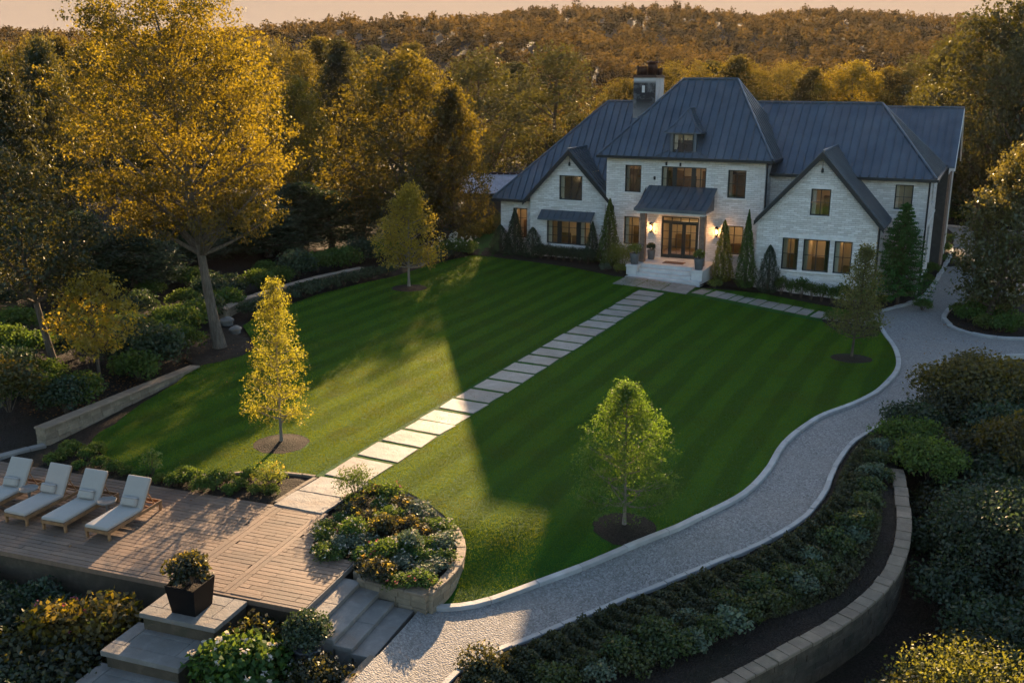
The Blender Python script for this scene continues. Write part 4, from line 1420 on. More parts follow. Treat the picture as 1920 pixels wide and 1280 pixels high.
def broad_tree(seed, H=12.0, R=4.5, bare=0.25, leaves=14000, leaf=0.16, limbs=16, prof='round', tr=0.22, lean=(0, 0), fork=False, clump=0.13, gap=0.0, flat=0.75, top=1.0, bottom_spread=1.0):
    """skeleton tubes and leaf clumps of a broadleaf tree; crown envelope radius as a function of height"""
    rg = random.Random(seed); rng = np.random.default_rng(seed)
    def env(t):          # t 0..1 in the crown
        if prof == 'round':
            return R * max(0.05, math.sin(math.pi * min(1, (0.10 + 0.86 * t) ** 0.85))) ** 0.75
        if prof == 'cone':
            return R * (max(0.0, 1 - t) ** 0.8) * min(1, (t + 0.06) / 0.14) ** 0.6 + 0.04
        if prof == 'egg':
            return R * max(0.03, math.sin(math.pi * min(1, (0.16 + 0.84 * t) ** 0.62))) ** 0.85
        if prof == 'vase':
            return R * (0.35 + 0.75 * math.sin(math.pi * min(1, 0.12 + 0.80 * t)))
        return R
    zb = H * bare
    mb = MB()
    nt = 12
    trunk = []
    wob = [rg.uniform(-1, 1) for _ in range(4)]
    for i in range(nt + 1):
        t = i / nt
        z = H * 0.96 * t
        x = lean[0] * t + 0.018 * H * (math.sin(t * 3.1 + wob[0]) - math.sin(wob[0])) * t
        y = lean[1] * t + 0.018 * H * (math.sin(t * 2.7 + wob[1]) - math.sin(wob[1])) * t
        trunk.append(Vector((x, y, z)))
    rad = [tr * (1.35 - 0.0 if i == 0 else 1.0) * (1 - 0.93 * (i / nt) ** 0.9) + 0.006 for i in range(nt + 1)]
    def tpos(z):
        q = max(0, min(nt - 1e-6, z / (H * 0.96) * nt)); i = int(q); return trunk[i].lerp(trunk[i + 1], q - i), rad[i] + (rad[i + 1] - rad[i]) * (q - i)
    mb.tube([Vector((trunk[0].x, trunk[0].y, -0.35))] + trunk, [rad[0] * 1.25] + rad, 10)
    centres = []
    for k in range(limbs):
        t = (k + rg.random() * 0.7) / limbs
        zt = zb + (H - zb) * (0.05 + 0.93 * t)              # height of the limb's tip
        ang = k * 2.399 + rg.uniform(-.35, .35)
        r = env((zt - zb) / (H - zb)) * rg.uniform(0.72, 0.98) * bottom_spread ** (1 - t)
        tip = Vector((tpos(min(zt, H * .95))[0].x + math.cos(ang) * r, tpos(min(zt, H * .95))[0].y + math.sin(ang) * r, zt))
        z0 = max(zb * 0.82, zt - r * rg.uniform(0.55, 1.0))
        if prof in ('cone', 'egg'):
            z0 = max(zb * 0.9, zt - r * rg.uniform(0.35, 0.6))
        z0 = min(z0, H * 0.93)
        p0, r0 = tpos(z0)
        mid = p0.lerp(tip, 0.5) + Vector((0, 0, -0.12 * r if not prof == 'vase' else -.05 * r)) + Vector((rg.uniform(-1, 1), rg.uniform(-1, 1), rg.uniform(-.5, .5))) * r * 0.10
        path = bez(p0, mid, tip, 6)
        rl = min(r0 * 0.62, 0.03 + 0.026 * r)
        mb.tube(path, [rl * (1 - 0.85 * i / 6) + 0.004 for i in range(7)], 6, cap=False)
        centres.append((tip, 1.0)); centres.append((path[4], 0.9)); centres.append((path[5], 1.0))
        ns = 3 if r > 0.35 * R else 2
        for q in range(ns):
            b = path[2 + q % 4]
            d = Vector((rg.uniform(-1, 1), rg.uniform(-1, 1), rg.uniform(-.15, .9)))
            if d.length < .1: continue
            d = d.normalized() * r * rg.uniform(0.3, 0.55)
            e = b + d
            tt = (e.z - zb) / (H - zb)
            if tt < 0 or tt > 1: continue
            cx = tpos(min(max(e.z, 0), H * .95))[0]
            rr = math.hypot(e.x - cx.x, e.y - cx.y); mx = env(tt)
            if rr > mx:
                e.x = cx.x + (e.x - cx.x) * mx / rr; e.y = cx.y + (e.y - cx.y) * mx / rr
            pp = bez(b, b.lerp(e, .5) + Vector((0, 0, .06 * r)), e, 3)
            mb.tube(pp, [rl * .45, rl * .34, rl * .2, 0.004], 5, cap=False)
            centres.append((e, 0.9)); centres.append((pp[2], 0.7))
    # extra clumps near the surface of the envelope
    nx = int(len(centres) * 0.9)
    for _ in range(nx):
        t = rg.random() ** 0.9 * 0.97 + 0.01
        z = zb + (H - zb) * t
        ang = rg.uniform(0, 2 * math.pi)
        r = env(t) * math.sqrt(rg.uniform(0.25, 0.95))
        c = tpos(min(z, H * .95))[0]
        centres.append((Vector((c.x + r * math.cos(ang), c.y + r * math.sin(ang), z)), rg.uniform(0.5, 1.0)))
    if gap > 0:
        centres = [c for c in centres if rg.random() > gap]
    W = np.array([c[1] for c in centres]); Cn = np.array([c[0][:] for c in centres])
    K = 9                                            # twigs on every branch end
    so = rng.normal(size=(len(Cn), K, 3)); so /= np.linalg.norm(so, axis=2, keepdims=True)
    so *= (rng.uniform(0.15, 1, (len(Cn), K)) ** 0.5)[:, :, None] * clump * R * 2.1
    so[:, :, 2] *= flat
    sub = Cn[:, None, :] + so
    idx = rng.choice(len(Cn), leaves, p=W / W.sum()); ki = rng.integers(0, K, leaves)
    off = rng.normal(size=(leaves, 3)); off /= np.linalg.norm(off, axis=1, keepdims=True)
    off *= (rng.uniform(0, 1, leaves) ** 0.6)[:, None] * (clump * R * 0.62 + leaf)
    off[:, 2] *= flat
    P = sub[idx, ki] + off
    P[:, 2] = np.maximum(P[:, 2], 0.1)
    ctn = rng.uniform(0, 1, len(Cn))
    tint = np.clip(0.55 * ctn[idx] + 0.45 * rng.uniform(0, 1, leaves), 0, 1)
    outw = P - np.array([0, 0, zb + (H - zb) * 0.4]); outw /= np.linalg.norm(outw, axis=1, keepdims=True) + 1e-9
    V = leaf_quads(P, leaf, rng, 0.6, 0.3, outw, 0.35, 0.55)
    return mb, V, tint

def tree_thing(name, label, cat, parts, leafm, bark, loc=(0, 0, 0), rz=0.0, scale=1.0, group=None, crown='crown', trunk='trunk'):
    mb, V, tint = parts
    t = thing(name, label, cat, loc, rz, group)
    t.scale = (scale,) * 3 if not hasattr(scale, '__len__') else scale
    mb.build(trunk, bark, t, True)
    np_mesh(crown, V, 4, tint, leafm, t)
    return t

def place_copy(src, loc, rz, scale, label, group=None):
    c = copy_tree(src)
    c.location = loc; c.rotation_euler = (0, 0, rz); c.scale = (scale,) * 3 if not hasattr(scale, '__len__') else scale
    c['label'] = label
    if group: c['group'] = group
    return c

def set_crown(t, mat):
    """give a copied tree leaves of another kind: its crown gets its own mesh"""
    for ch in t.children:
        if ch.name.startswith('crown'):
            ch.data = ch.data.copy(); ch.data.materials[0] = mat

# --- the tall tree at the left edge of the lawn
x, y = G(412, 652)
big = tree_thing('maple_tree', 'tall golden-green maple with a bare grey trunk at the left edge of the lawn', 'tree',
    broad_tree(21, 14.8, 4.4, 0.33, 70000, 0.112, 36, 'vase', 0.24, (-2.0, 0.3), clump=0.085, flat=0.65), LF_GOLD, M_BARK2, (x, y, 0), 0.0)
# --- young trees in mulch rings
def young(name, label, ring_i, H, R, bare, seed, leafm, prof, leaves, leaf, tr, gap=0.0, clump=0.10):
    c = MULCH[ring_i]
    return tree_thing(name, label, 'tree', broad_tree(seed, H, R, bare, leaves, leaf, 30, prof, tr, (0.05, 0), clump=clump, gap=gap), leafm, M_BARKG, (c[0], c[1], tz(c[0], c[1]) + 0.05), 1.0)
young('young_tree', 'slender golden young tree in a mulch ring in front of the left wall', 0, 5.35, 1.2, 0.13, 5, LF_YOUNG, 'cone', 15000, 0.05, 0.045, 0.1)
young('young_tree', 'bright green egg-shaped young tree in a mulch ring beside the driveway', 1, 3.85, 1.42, 0.17, 9, LF_GREEN, 'egg', 29000, 0.047, 0.045, 0.0, 0.09)
young('young_tree', 'small golden tree in a mulch ring at the far left corner of the lawn', 3, 5.6, 2.0, 0.22, 14, LF_LITGOLD, 'egg', 11000, 0.11, 0.07, 0.2)
# small conifer-like tree by the driveway bend
c = MULCH[2]
tree_thing('young_tree', 'thin bronze-green conical tree in front of the right bay windows', 'tree',
    broad_tree(31, 4.7, 1.35, 0.20, 11000, 0.07, 46, 'cone', 0.05, (0.25, 0), clump=0.09), LF_BROWNC, M_BARK, (c[0], c[1], tz(c[0], c[1]) + 0.04), 0.3)
x, y = G(190, 735)
tree_thing('young_tree', 'small amber-leaved tree growing behind the left stone wall', 'tree',
    broad_tree(17, 4.1, 1.6, 0.36, 5200, 0.12, 16, 'round', 0.07, (0.15, 0), clump=0.12, gap=0.15), LF_LITGOLD, M_BARK, (x, y, 0.25), 2.0)
x, y = G(112, 722)
tree_thing('leaning_tree', 'leaning olive tree with a bare trunk at the far left behind the wall', 'tree',
    broad_tree(18, 8.2, 2.6, 0.42, 15000, 0.12, 20, 'round', 0.15, (-1.5, 0.2), clump=0.12, gap=0.1), LF_OLIVE, M_BARK, (x, y, 0.35), 0.2)

# --- forest kinds
kinds = [broad_tree(41, 12, 4.6, 0.18, 26000, 0.19, 22, 'round', 0.24, clump=0.11),
         broad_tree(42, 12, 4.0, 0.14, 24000, 0.19, 24, 'egg', 0.24, clump=0.11),
         broad_tree(43, 12, 5.0, 0.20, 27000, 0.20, 22, 'vase', 0.26, clump=0.11),
         broad_tree(44, 12, 3.4, 0.10, 22000, 0.18, 26, 'egg', 0.22, clump=0.13)] + [broad_tree(45, 12, 4.6, 0.16, 15000, 0.19, 24, 'round', 0.24, clump=0.10, gap=0.3)]
KH = 12.0
protos = {}
def forest(px, Y, top, kind, leafm, label, group=None, width=None, name='broadleaf_tree', base=None, rz=None):
    x = XatY(px, Y)
    b = base if base is not None else base_z(x, Y) + 0.05
    H = ZatY(top, Y) - b
    s = H / KH
    sx = s
    if width:
        R0 = {0: 4.6, 1: 4.0, 2: 5.2, 3: 3.4, 4: 4.6}[kind] * 1.12
        d = Y * math.cos(CTH) - (4 - CH) * math.sin(CTH)
        sx = width / CF * d / 2 / R0
    key = (kind, leafm.name)
    rz = random.uniform(0, 6.28) if rz is None else rz
    if key not in protos:
        mb, V, tint = kinds[kind]
        t = thing(name, label, 'tree', (x, Y, b), rz, group)
        t.scale = (sx, sx, s)
        old = next((k for k in protos if k[0] == kind), None)
        if old:
            ob = protos[old].children
            tr = [o for o in ob if o.name.startswith('trunk')][0].copy(); COL.objects.link(tr); tr.parent = t
            me = [o for o in ob if o.name.startswith('crown')][0].data.copy(); me.materials[0] = leafm
            o = bpy.data.objects.new('crown', me); COL.objects.link(o); o.parent = t
        else:
            mb.build('trunk', M_BARK, t, True); np_mesh('crown', V, 4, tint, leafm, t)
        protos[key] = t
        return t
    return place_copy(protos[key], (x, Y, b), rz, (sx, sx, s), label, group)

GL_ = 'trees of the wood left of the lawn'
# wood on the left: near row
forest(755, 66, 103, 0, LF_AMBER, 'broad amber tree standing left of the house behind the small corner tree', None, 330)
forest(852, 66, 165, 1, LF_AMBER, 'round amber tree right next to the pale shed roof', None, 175)
forest(640, 82, 78, 1, LF_OLIVE, 'tall narrow olive tree between the maple and the broad amber tree', None, 190)
forest(560, 74, 150, 0, LF_GOLD, 'yellow tree directly right of the tall maple crown', None, 170)
forest(545, 100, 80, 2, LF_AMBER, 'amber tree behind the yellow tree right of the maple', None, 170)
forest(700, 108, 92, 0, LF_OLIVE, 'olive tree rising behind the broad amber tree', None, 170)
forest(30, 55, 95, 1, LF_OLIVE, 'dark olive tree at the very left edge of the wood', None, 240)
forest(118, 60, 78, 3, LF_OLIVE, 'narrow olive tree second from the left edge of the wood', None, 170)
forest(205, 72, 85, 0, LF_AMBER, 'amber tree behind the left half of the tall maple', None, 230)
forest(75, 84, 75, 2, LF_AMBER, 'amber tree glowing behind the two olive trees at the left edge', None, 200)
forest(-60, 66, 60, 0, LF_AMBER, 'amber tree cut by the left picture edge', None, 230)
forest(330, 88, 92, 1, LF_OLIVE, 'olive tree hidden behind the trunk fork of the tall maple', None, 200)
forest(430, 80, 120, 0, LF_OLIVE, 'olive tree filling the wood behind the maple on its right side', None, 220)
for px, Y, top in ((-160, 75, 70), (-230, 90, 66), (-120, 100, 70), (-20, 105, 78), (130, 112, 72), (260, 118, 76), (400, 115, 80), (470, 125, 72), (610, 128, 74), (780, 130, 85)):
    forest(px, Y, top, random.choice((0, 1, 2)), random.choice((LF_AMBER, LF_OLIVE)), 'far broadleaf tree at the back of the left wood', GL_, 190)
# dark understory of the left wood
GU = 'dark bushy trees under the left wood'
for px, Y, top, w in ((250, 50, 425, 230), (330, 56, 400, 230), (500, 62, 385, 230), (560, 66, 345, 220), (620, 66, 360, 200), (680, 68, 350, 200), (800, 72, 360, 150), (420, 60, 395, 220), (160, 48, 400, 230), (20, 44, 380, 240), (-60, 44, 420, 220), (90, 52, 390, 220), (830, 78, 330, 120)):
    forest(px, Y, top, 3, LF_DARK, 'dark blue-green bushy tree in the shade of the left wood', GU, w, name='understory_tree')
# behind the house
GB = 'golden trees in a row behind the house roofs'
forest(905, 90, 96, 4, LF_OLIVE, 'large dark olive tree left of the chimney, behind the shed', None, 240)
forest(1035, 97, 84, 4, LF_OLIVE, 'largest dark olive tree behind the roof of the left wing', None, 250)
forest(960, 140, 120, 1, LF_OLIVE, 'olive tree further back between the two large trees left of the chimney', None, 200)
for px, Y, top, w, lm in ((1165, 135, 150, 150, LF_AMBER), (1270, 140, 120, 190, LF_AMBER), (1370, 136, 108, 190, LF_AMBER), (1450, 142, 122, 170, LF_AMBER), (1510, 130, 130, 150, LF_AMBER), (1660, 128, 130, 150, LF_AMBER), (1330, 150, 118, 160, LF_OLIVE), (1720, 125, 110, 150, LF_OLIVE)):
    forest(px, Y, top, random.choice((0, 1, 2)), lm, 'amber or olive tree in the row behind the house roofs', GB, w)
forest(1590, 125, 118, 0, LF_GOLD, 'bright yellow tree above the ridge of the right wing', None, 190)
# right of the house
forest(1835, 78, 8, 0, LF_OLIVE, 'huge dark olive tree at the upper right, behind the end of the house', None, 330)
forest(1945, 70, 45, 2, LF_OLIVE, 'dark olive tree at the right edge behind the huge olive tree', None, 300)
forest(1760, 96, 75, 1, LF_OLIVE, 'olive tree behind the rear wing gable on the right', None, 190)
GR_ = 'dark bushy trees along the far drive'
for px, Y, top, w in ((1790, 88, 300, 170), (1850, 82, 290, 200), (1930, 84, 260, 200), (1730, 96, 290, 150), (1890, 92, 250, 170), (1985, 76, 300, 200)):
    forest(px, Y, top, 3, LF_DARK, 'dark bushy tree behind the far end of the drive', GR_, w, name='understory_tree')
# the near tree in the island bed
x, y = G(1838, 604)
tree_thing('island_tree', 'glossy-leaved tree in the kerbed island bed beside the driveway', 'tree',
    broad_tree(61, 9.4, 2.75, 0.10, 28000, 0.15, 28, 'round', 0.17, (3.5, -0.6), clump=0.11), LF_GLOSS, M_BARK, (x + 0.3, y, tz(x, y)), 0.7)
# ------------------------------------------------------------------ conifers and shrubs
def cypress(seed, H=3.2, R=0.55, leaves=9000, leaf=0.075, pointed=1.0):
    rng = np.random.default_rng(seed)
    t = rng.uniform(0, 1, leaves) ** 1.25
    prof = np.clip((1 - t) ** (0.75 * pointed) * np.minimum(1, (t + 0.08) / 0.18) ** 0.7, 0.02, 1)
    ang = rng.uniform(0, 2 * np.pi, leaves)
    lump = 1 + 0.16 * np.sin(ang * 5 + t * 17 + seed) + 0.10 * np.sin(ang * 9 - t * 31)
    r = R * prof * lump * (0.55 + 0.45 * rng.uniform(0, 1, leaves) ** 0.4)
    P = np.stack([r * np.cos(ang), r * np.sin(ang), 0.05 + t * H * 0.97 + rng.normal(0, .02, leaves)], 1)
    ow = np.stack([np.cos(ang), np.sin(ang), 0.9 + 0 * ang], 1)
    V = leaf_quads(P, leaf, rng, 0.45, 0.1, ow, 0.8)
    tint = np.clip(0.5 + 0.35 * np.sin(ang * 5 + t * 17 + seed) + rng.normal(0, .22, leaves), 0, 1)
    mb = MB(); mb.tube([(0, 0, -.2), (0, 0, H * .5), (0, 0, H * .9)], [R * .14, R * .10, .01], 7)
    return mb, V, tint

def spruce(seed, H=6.0, R=1.6, leaves=16000, leaf=0.10, bare=0.10):
    rg = random.Random(seed); rng = np.random.default_rng(seed)
    mb = MB(); mb.tube([(0, 0, -.3), (0, 0, H * .5), (0, 0, H * .98)], [.11, .07, .008], 8)
    C = []; O = []
    z = H * bare
    while z < H * 0.97:
        t = (z - H * bare) / (H * (1 - bare))
        L = R * (1 - t) ** 0.85 * rg.uniform(.85, 1.1) + 0.08
        n = 7 if t < .7 else 5
        a0 = rg.uniform(0, 6.28)
        for k in range(n):
            a = a0 + 2 * math.pi * k / n + rg.uniform(-.25, .25)
            d = Vector((math.cos(a), math.sin(a), 0))
            l = L * rg.uniform(.75, 1.08)
            pts = [Vector((0, 0, z)), d * l * .5 + Vector((0, 0, z + .03 * l)), d * l + Vector((0, 0, z + .02 * l + .10 * l * (t - .4)))]
            mb.tube(pts, [.02, .013, .004], 5, cap=False)
            for q in range(6):
                s = .25 + .75 * q / 5
                p = pts[0].lerp(pts[2], s) + Vector((0, 0, -.02))
                C.append((p.x, p.y, p.z, (.20 + .10 * (1 - s)) * (0.5 + l / R * .6)))
        z += H * 0.032 * rg.uniform(.85, 1.2)
    C.append((0, 0, H * .97, .08)); C = np.array(C)
    idx = rng.integers(0, len(C), leaves)
    off = unit(leaves, rng) * (rng.uniform(0, 1, leaves) ** .6)[:, None] * C[idx, 3:4]
    off[:, 2] *= 0.55
    P = C[idx, :3] + off
    ow = P * np.array([1, 1, 0]); ow /= np.linalg.norm(ow, axis=1, keepdims=True) + 1e-6
    V = leaf_quads(P, leaf, rng, 0.4, 0.2, ow, 0.4)
    tint = np.clip(0.35 * rng.uniform(0, 1, len(C))[idx] + .65 * rng.uniform(0, 1, leaves), 0, 1)
    return mb, V, tint

def shrub(seed, R=0.6, H=0.8, leaves=2600, leaf=0.075, lumps=16, flowers=0, fsize=0.06, stems=9, loose=0.15, spiky=False):
    """a shrub: stems, leaf clumps on an uneven dome; returns stems, leaf quads, tint, flower quads"""
    rg = random.Random(seed); rng = np.random.default_rng(seed)
    mb = MB(); C = []
    for k in range(lumps):
        a = k * 2.399 + rg.uniform(-.3, .3); q = math.sqrt((k + .5) / lumps)
        r = R * q * rg.uniform(.75, 1.0)
        z = H * (0.30 + 0.62 * math.sqrt(max(0, 1 - (q * .93) ** 2)) * rg.uniform(.75, 1.08))
        C.append((r * math.cos(a), r * math.sin(a), z))
        if k < stems:
            mb.tube([(0.1 * r * math.cos(a), 0.1 * r * math.sin(a), -.06), (.55 * r * math.cos(a), .55 * r * math.sin(a), z * .6), (r * math.cos(a), r * math.sin(a), z)], [.014, .010, .004], 5, cap=False)
    C = np.array(C)
    idx = rng.integers(0, lumps, leaves)
    off = unit(leaves, rng) * (rng.uniform(0, 1, leaves) ** .5)[:, None] * (R * (0.34 + loose))
    off[:, 2] *= 0.75 * min(1.5, H / R)
    P = C[idx] + off
    P[:, 2] = np.abs(P[:, 2]) * 1.0 + 0.01
    ow = P - np.array([0, 0, H * .25]); ow /= np.linalg.norm(ow, axis=1, keepdims=True) + 1e-6
    V = leaf_quads(P, leaf, rng, 0.3 if spiky else 0.62, 0.25, ow, 0.55)
    tint = np.clip(.4 * rng.uniform(0, 1, lumps)[idx] + .6 * rng.uniform(0, 1, leaves), 0, 1)
    F = None
    if flowers:
        fi = rng.integers(0, lumps, flowers)
        o = unit(flowers, rng); o[:, 2] = np.abs(o[:, 2])
        fc = C[fi] + o * R * (0.36 + loose)
        n = 7
        fp = np.repeat(fc, n, 0) + rng.normal(0, fsize * .35, (flowers * n, 3))
        F = leaf_quads(fp, fsize * .8, rng, .8, .8)
    return mb, V, tint, F

def shrub_thing(name, label, cat, parts, leafm, loc, rz=0, scale=1.0, group=None, petal=None, stem=None):
    mb, V, tint = parts[:3]
    t = thing(name, label, cat, loc, rz, group); t.scale = (scale,) * 3 if not hasattr(scale, '__len__') else scale
    mb.build('stem', stem or M_BARK, t, True)
    np_mesh('foliage', V, 4, tint, leafm, t)
    if len(parts) > 3 and parts[3] is not None:
        np_mesh('blossom', parts[3], 4, RNG.uniform(0, 1, len(parts[3]) // 4), petal or M_PETALW, t)
    return t

def HW(u, v, dz=0.02):
    x, y = H2W(u, v); return (x, y, tz(x, y) + dz)

# foundation evergreens along the house
cy = [cypress(3, 3.2, 0.62), cypress(4, 3.2, 0.60, pointed=1.2), cypress(6, 3.2, 0.9, 9000, 0.085, 0.8)]
shrub_thing('cypress', 'tall dark green cypress left of the porch, below the left upper window', 'evergreen', cy[0], LF_CYPR, HW(0.55, -0.75), 0, (1.25, 1.25, 1.28))
shrub_thing('cypress', 'narrow pale green cypress just right of the porch steps', 'evergreen', cypress(8, 3.2, .66, 6500, .095, .9), LF_LIME, HW(7.75, -1.35), 0, (1.0, 1.0, 1.12))
shrub_thing('cypress', 'tall mid-green pointed cypress left of the right gable', 'evergreen', cy[1], LF_CYPR, HW(9.25, -2.1), 1, (1.1, 1.1, 1.38))
shrub_thing('cypress', 'short dark conical cypress in front of the left edge of the right gable', 'evergreen', cy[2], LF_DARK, HW(10.6, -2.45), 1, (.80, .80, .83))
shrub_thing('cypress', 'broad dark cypress in front of the narrow window of the left wing', 'evergreen', cypress(11, 3.2, .75, 9000, .085), LF_DARK, HW(-6.2, 0.0), 1, (1.0, 1.0, .93))
shrub_thing('cypress', 'low dark cypress at the outer left corner of the house', 'evergreen', cypress(12, 3.2, 1.0, 8000, .09, .8), LF_DARK, HW(-7.35, 0.25), 1, (.85, .85, .58))
shrub_thing('cypress', 'low dark conical shrub left of the awning window', 'evergreen', cypress(13, 3.2, 1.1, 8000, .09, .8), LF_DARK, HW(-4.85, -0.15), 1, (.75, .75, .60))
shrub_thing('cypress', 'slim dark cypress at the right end of the awning window', 'evergreen', cypress(14, 3.2, .62, 7000, .08), LF_DARK, HW(-0.75, -0.2), 1, (.9, .9, .80))
x, y, z = HW(17.3, -1.6)
tree_thing('spruce_tree', 'dense bright green spruce at the right front corner of the house', 'tree', spruce(2, 5.6, 1.75, 26000, .11, .13), LF_SPRUCE, M_BARK, (x, y, z), 0)
# clipped hedge shrubs under the awning window
sh_a = [shrub(60 + i, .55, .85, 2600, .07, 18) for i in range(3)]
first = None
for k in range(7):
    loc = HW(-4.15 + k * .56, -0.45 - .07 * k)
    if k < 2:
        t = shrub_thing('hedge_shrub', 'dark green low shrub of the hedge under the awning window', 'shrub', sh_a[k], LF_DARK, loc, k, .95, 'hedge shrubs under the awning window')
        first = t
    else:
        place_copy(first, loc, k * 1.3, random.uniform(.85, 1.05), 'dark green low shrub of the hedge under the awning window')
x, y, z = HW(1.75, -1.75)
shrub_thing('feathery_shrub', 'loose pale green shrub left of the porch steps', 'shrub', shrub(70, .85, 1.35, 4200, .085, 22, loose=.2, spiky=True), LF_LIME, (x, y, z))
shrub_thing('low_shrub', 'small pale green shrub at the foot of the left porch block', 'shrub', shrub(71, .4, .5, 900, .08, 9), LF_LIME, HW(2.1, -2.9))
shrub_thing('low_shrub', 'tiny blue-green shrub at the lawn edge left of the porch', 'shrub', shrub(72, .35, .4, 700, .08, 8), LF_SAGE, HW(1.05, -2.6))
shrub_thing('low_shrub', 'small lime shrub at the foot of the right porch block', 'shrub', shrub(73, .4, .4, 800, .09, 9), LF_LIME, HW(7.9, -3.6))
# young shrubs under the right bay windows
base = None
for k in range(9):
    loc = HW(11.35 + k * .56, -2.55 - .1 * k)
    if base is None:
        base = shrub_thing('young_shrub', 'young open shrub in the row under the right bay windows', 'shrub', shrub(80, .36, .95, 900, .085, 10, loose=.25), LF_CYPR, loc, 0, 1, 'young shrubs under the right bay windows')
    else:
        place_copy(base, loc, k * 1.7, random.uniform(.8, 1.15), 'young open shrub in the row under the right bay windows')
lowp = shrub_thing('low_shrub', 'low mixed green plant in the bed at the right end of the house', 'shrub', shrub(81, .45, .5, 1300, .08, 12), LF_CYPR, HW(18.6, -2.2), 0, 1, 'low plants in the bed along the right side wall')
for px, py, s in ((1700, 556, .8), (1716, 548, .9), (1733, 530, 1.0), (1745, 512, 1.1), (1757, 492, 1.1), (1768, 474, 1.2), (1776, 455, 1.1), (1660, 570, .8), (1640, 572, .7), (1742, 485, 1.3), (1752, 463, 1.2)):
    x, y = G(px, py); place_copy(lowp, (x, y, tz(x, y) + .02), random.uniform(0, 6), s, 'low mixed green plant in the bed along the right side wall')
# bed of the thin conical tree
for px, py, s, lm in ((1560, 602, .9, 0), (1585, 605, .7, 0), (1620, 602, .9, 0), (1638, 618, .7, 0)):
    x, y = G(px, py); place_copy(lowp, (x, y, tz(x, y) + .03), random.uniform(0, 6), s, 'low plant in the small mulch bed by the end slab of the side path', 'low plants at the end of the side path')
# left corner beyond the lawn
x, y = G(855, 478)
shrub_thing('flowering_shrub', 'low green shrub with pale blossom at the far left lawn corner', 'shrub', shrub(90, 1.2, .8, 3000, .11, 20, 60, .10), LF_CYPR, (x, y, 0), 0, 1.1)
x, y = G(880, 452)
hg = shrub_thing('golden_hedge_shrub', 'sunlit golden shrub of the hedge left of the house corner', 'shrub', shrub(91, .85, 1.0, 3000, .10, 18), LF_GOLD, (x, y, 0), 0, 1, 'golden hedge shrubs left of the house')
for px, py, s in ((897, 446, 1.0), (914, 440, 1.05), (928, 434, 1.0), (865, 458, .8), (940, 428, 1.0)):
    x, y = G(px, py); place_copy(hg, (x, y, 0), random.uniform(0, 6), s, 'sunlit golden shrub of the hedge left of the house corner')

# ------------------------------------------------------------------ left bank: ferny shrubs behind the walls
bankA = shrub_thing('bank_shrub', 'leafy green shrub on the shaded bank between maple and left wall', 'shrub', shrub(100, .8, .8, 2600, .11, 16, loose=.2), LF_CYPR, (*G(300, 650), .15), 0, 1, 'leafy shrubs on the shaded left bank')
bankB = shrub_thing('bank_shrub', 'dark shrub on the shaded bank between maple and left wall', 'shrub', shrub(101, .9, 1.1, 2600, .12, 16, loose=.2), LF_DARK, (*G(262, 610), .3), 0, 1, 'dark shrubs on the shaded left bank')
rg = random.Random(5)
bank_spots = [(330, 660), (290, 690), (345, 630), (315, 615), (260, 665), (240, 640), (370, 610), (395, 600), (285, 575), (345, 585), (225, 690), (255, 712), (150, 760), (120, 775), (90, 735), (60, 760), (35, 740), (70, 700), (20, 700), (150, 690), (165, 650), (40, 660),
              (440, 560), (480, 545), (520, 530), (560, 520), (600, 508), (640, 500), (680, 490), (720, 483), (500, 520), (560, 500), (620, 490), (430, 580), (400, 570), (350, 550)]
for i, (px, py) in enumerate(bank_spots):
    x, y = G(px + rg.uniform(-6, 6), py)
    src = bankA if i % 3 != 1 else bankB
    place_copy(src, (x, y, base_z(x, y) + .08), rg.uniform(0, 6), rg.uniform(.8, 1.3), src['label'])
lowcov = shrub_thing('edging_shrub', 'low dark shrub along the curved edge of the far left lawn', 'shrub', shrub(103, .5, .45, 1300, .085, 12), LF_DARK, (*G(520, 572), .03), 0, 1, 'low shrubs along the curved far left lawn edge')
for px, py in ((470, 592), (495, 580), (545, 562), (570, 554), (595, 546), (620, 540), (645, 534), (670, 528), (695, 522), (725, 514), (790, 497), (815, 492), (838, 484)):
    x, y = G(px, py); place_copy(lowcov, (x, y, .02), rg.uniform(0, 6), rg.uniform(.9, 1.3), lowcov['label'])
# golden shrub at the far left behind the wall
x, y = G(20, 790)
shrub_thing('golden_shrub', 'amber shrub at the left picture edge behind the end of the stone wall', 'shrub', shrub(104, 1.1, 1.5, 3600, .12, 18, loose=.2), LF_AMBER, (x, y, .4))
for px, py in ((255, 700), (215, 715), (180, 745)):
    pass
# rocks by the maple
for i, (px, py, s) in enumerate(((424, 606, .35), (441, 622, .3))):
    x, y = G(px, py)
    bm = bmesh.new(); bmesh.ops.create_icosphere(bm, subdivisions=3, radius=s)
    for v in bm.verts:
        v.co *= 1 + .22 * math.sin(v.co.x * 9 + i) * math.cos(v.co.y * 8) + .1 * math.sin(v.co.z * 17); v.co.z *= .65
    mb = MB(); bm.verts.index_update(); mb.add([tuple(v.co) for v in bm.verts], [[v.index for v in f.verts] for f in bm.faces]); bm.free()
    o = mb.build('boulder', M_GREYST, None, True, (x, y, .1)); tag(o, ('pale boulder just right of the maple trunk', 'small pale boulder nearest the lawn beside the maple trunk')[i], 'rock')

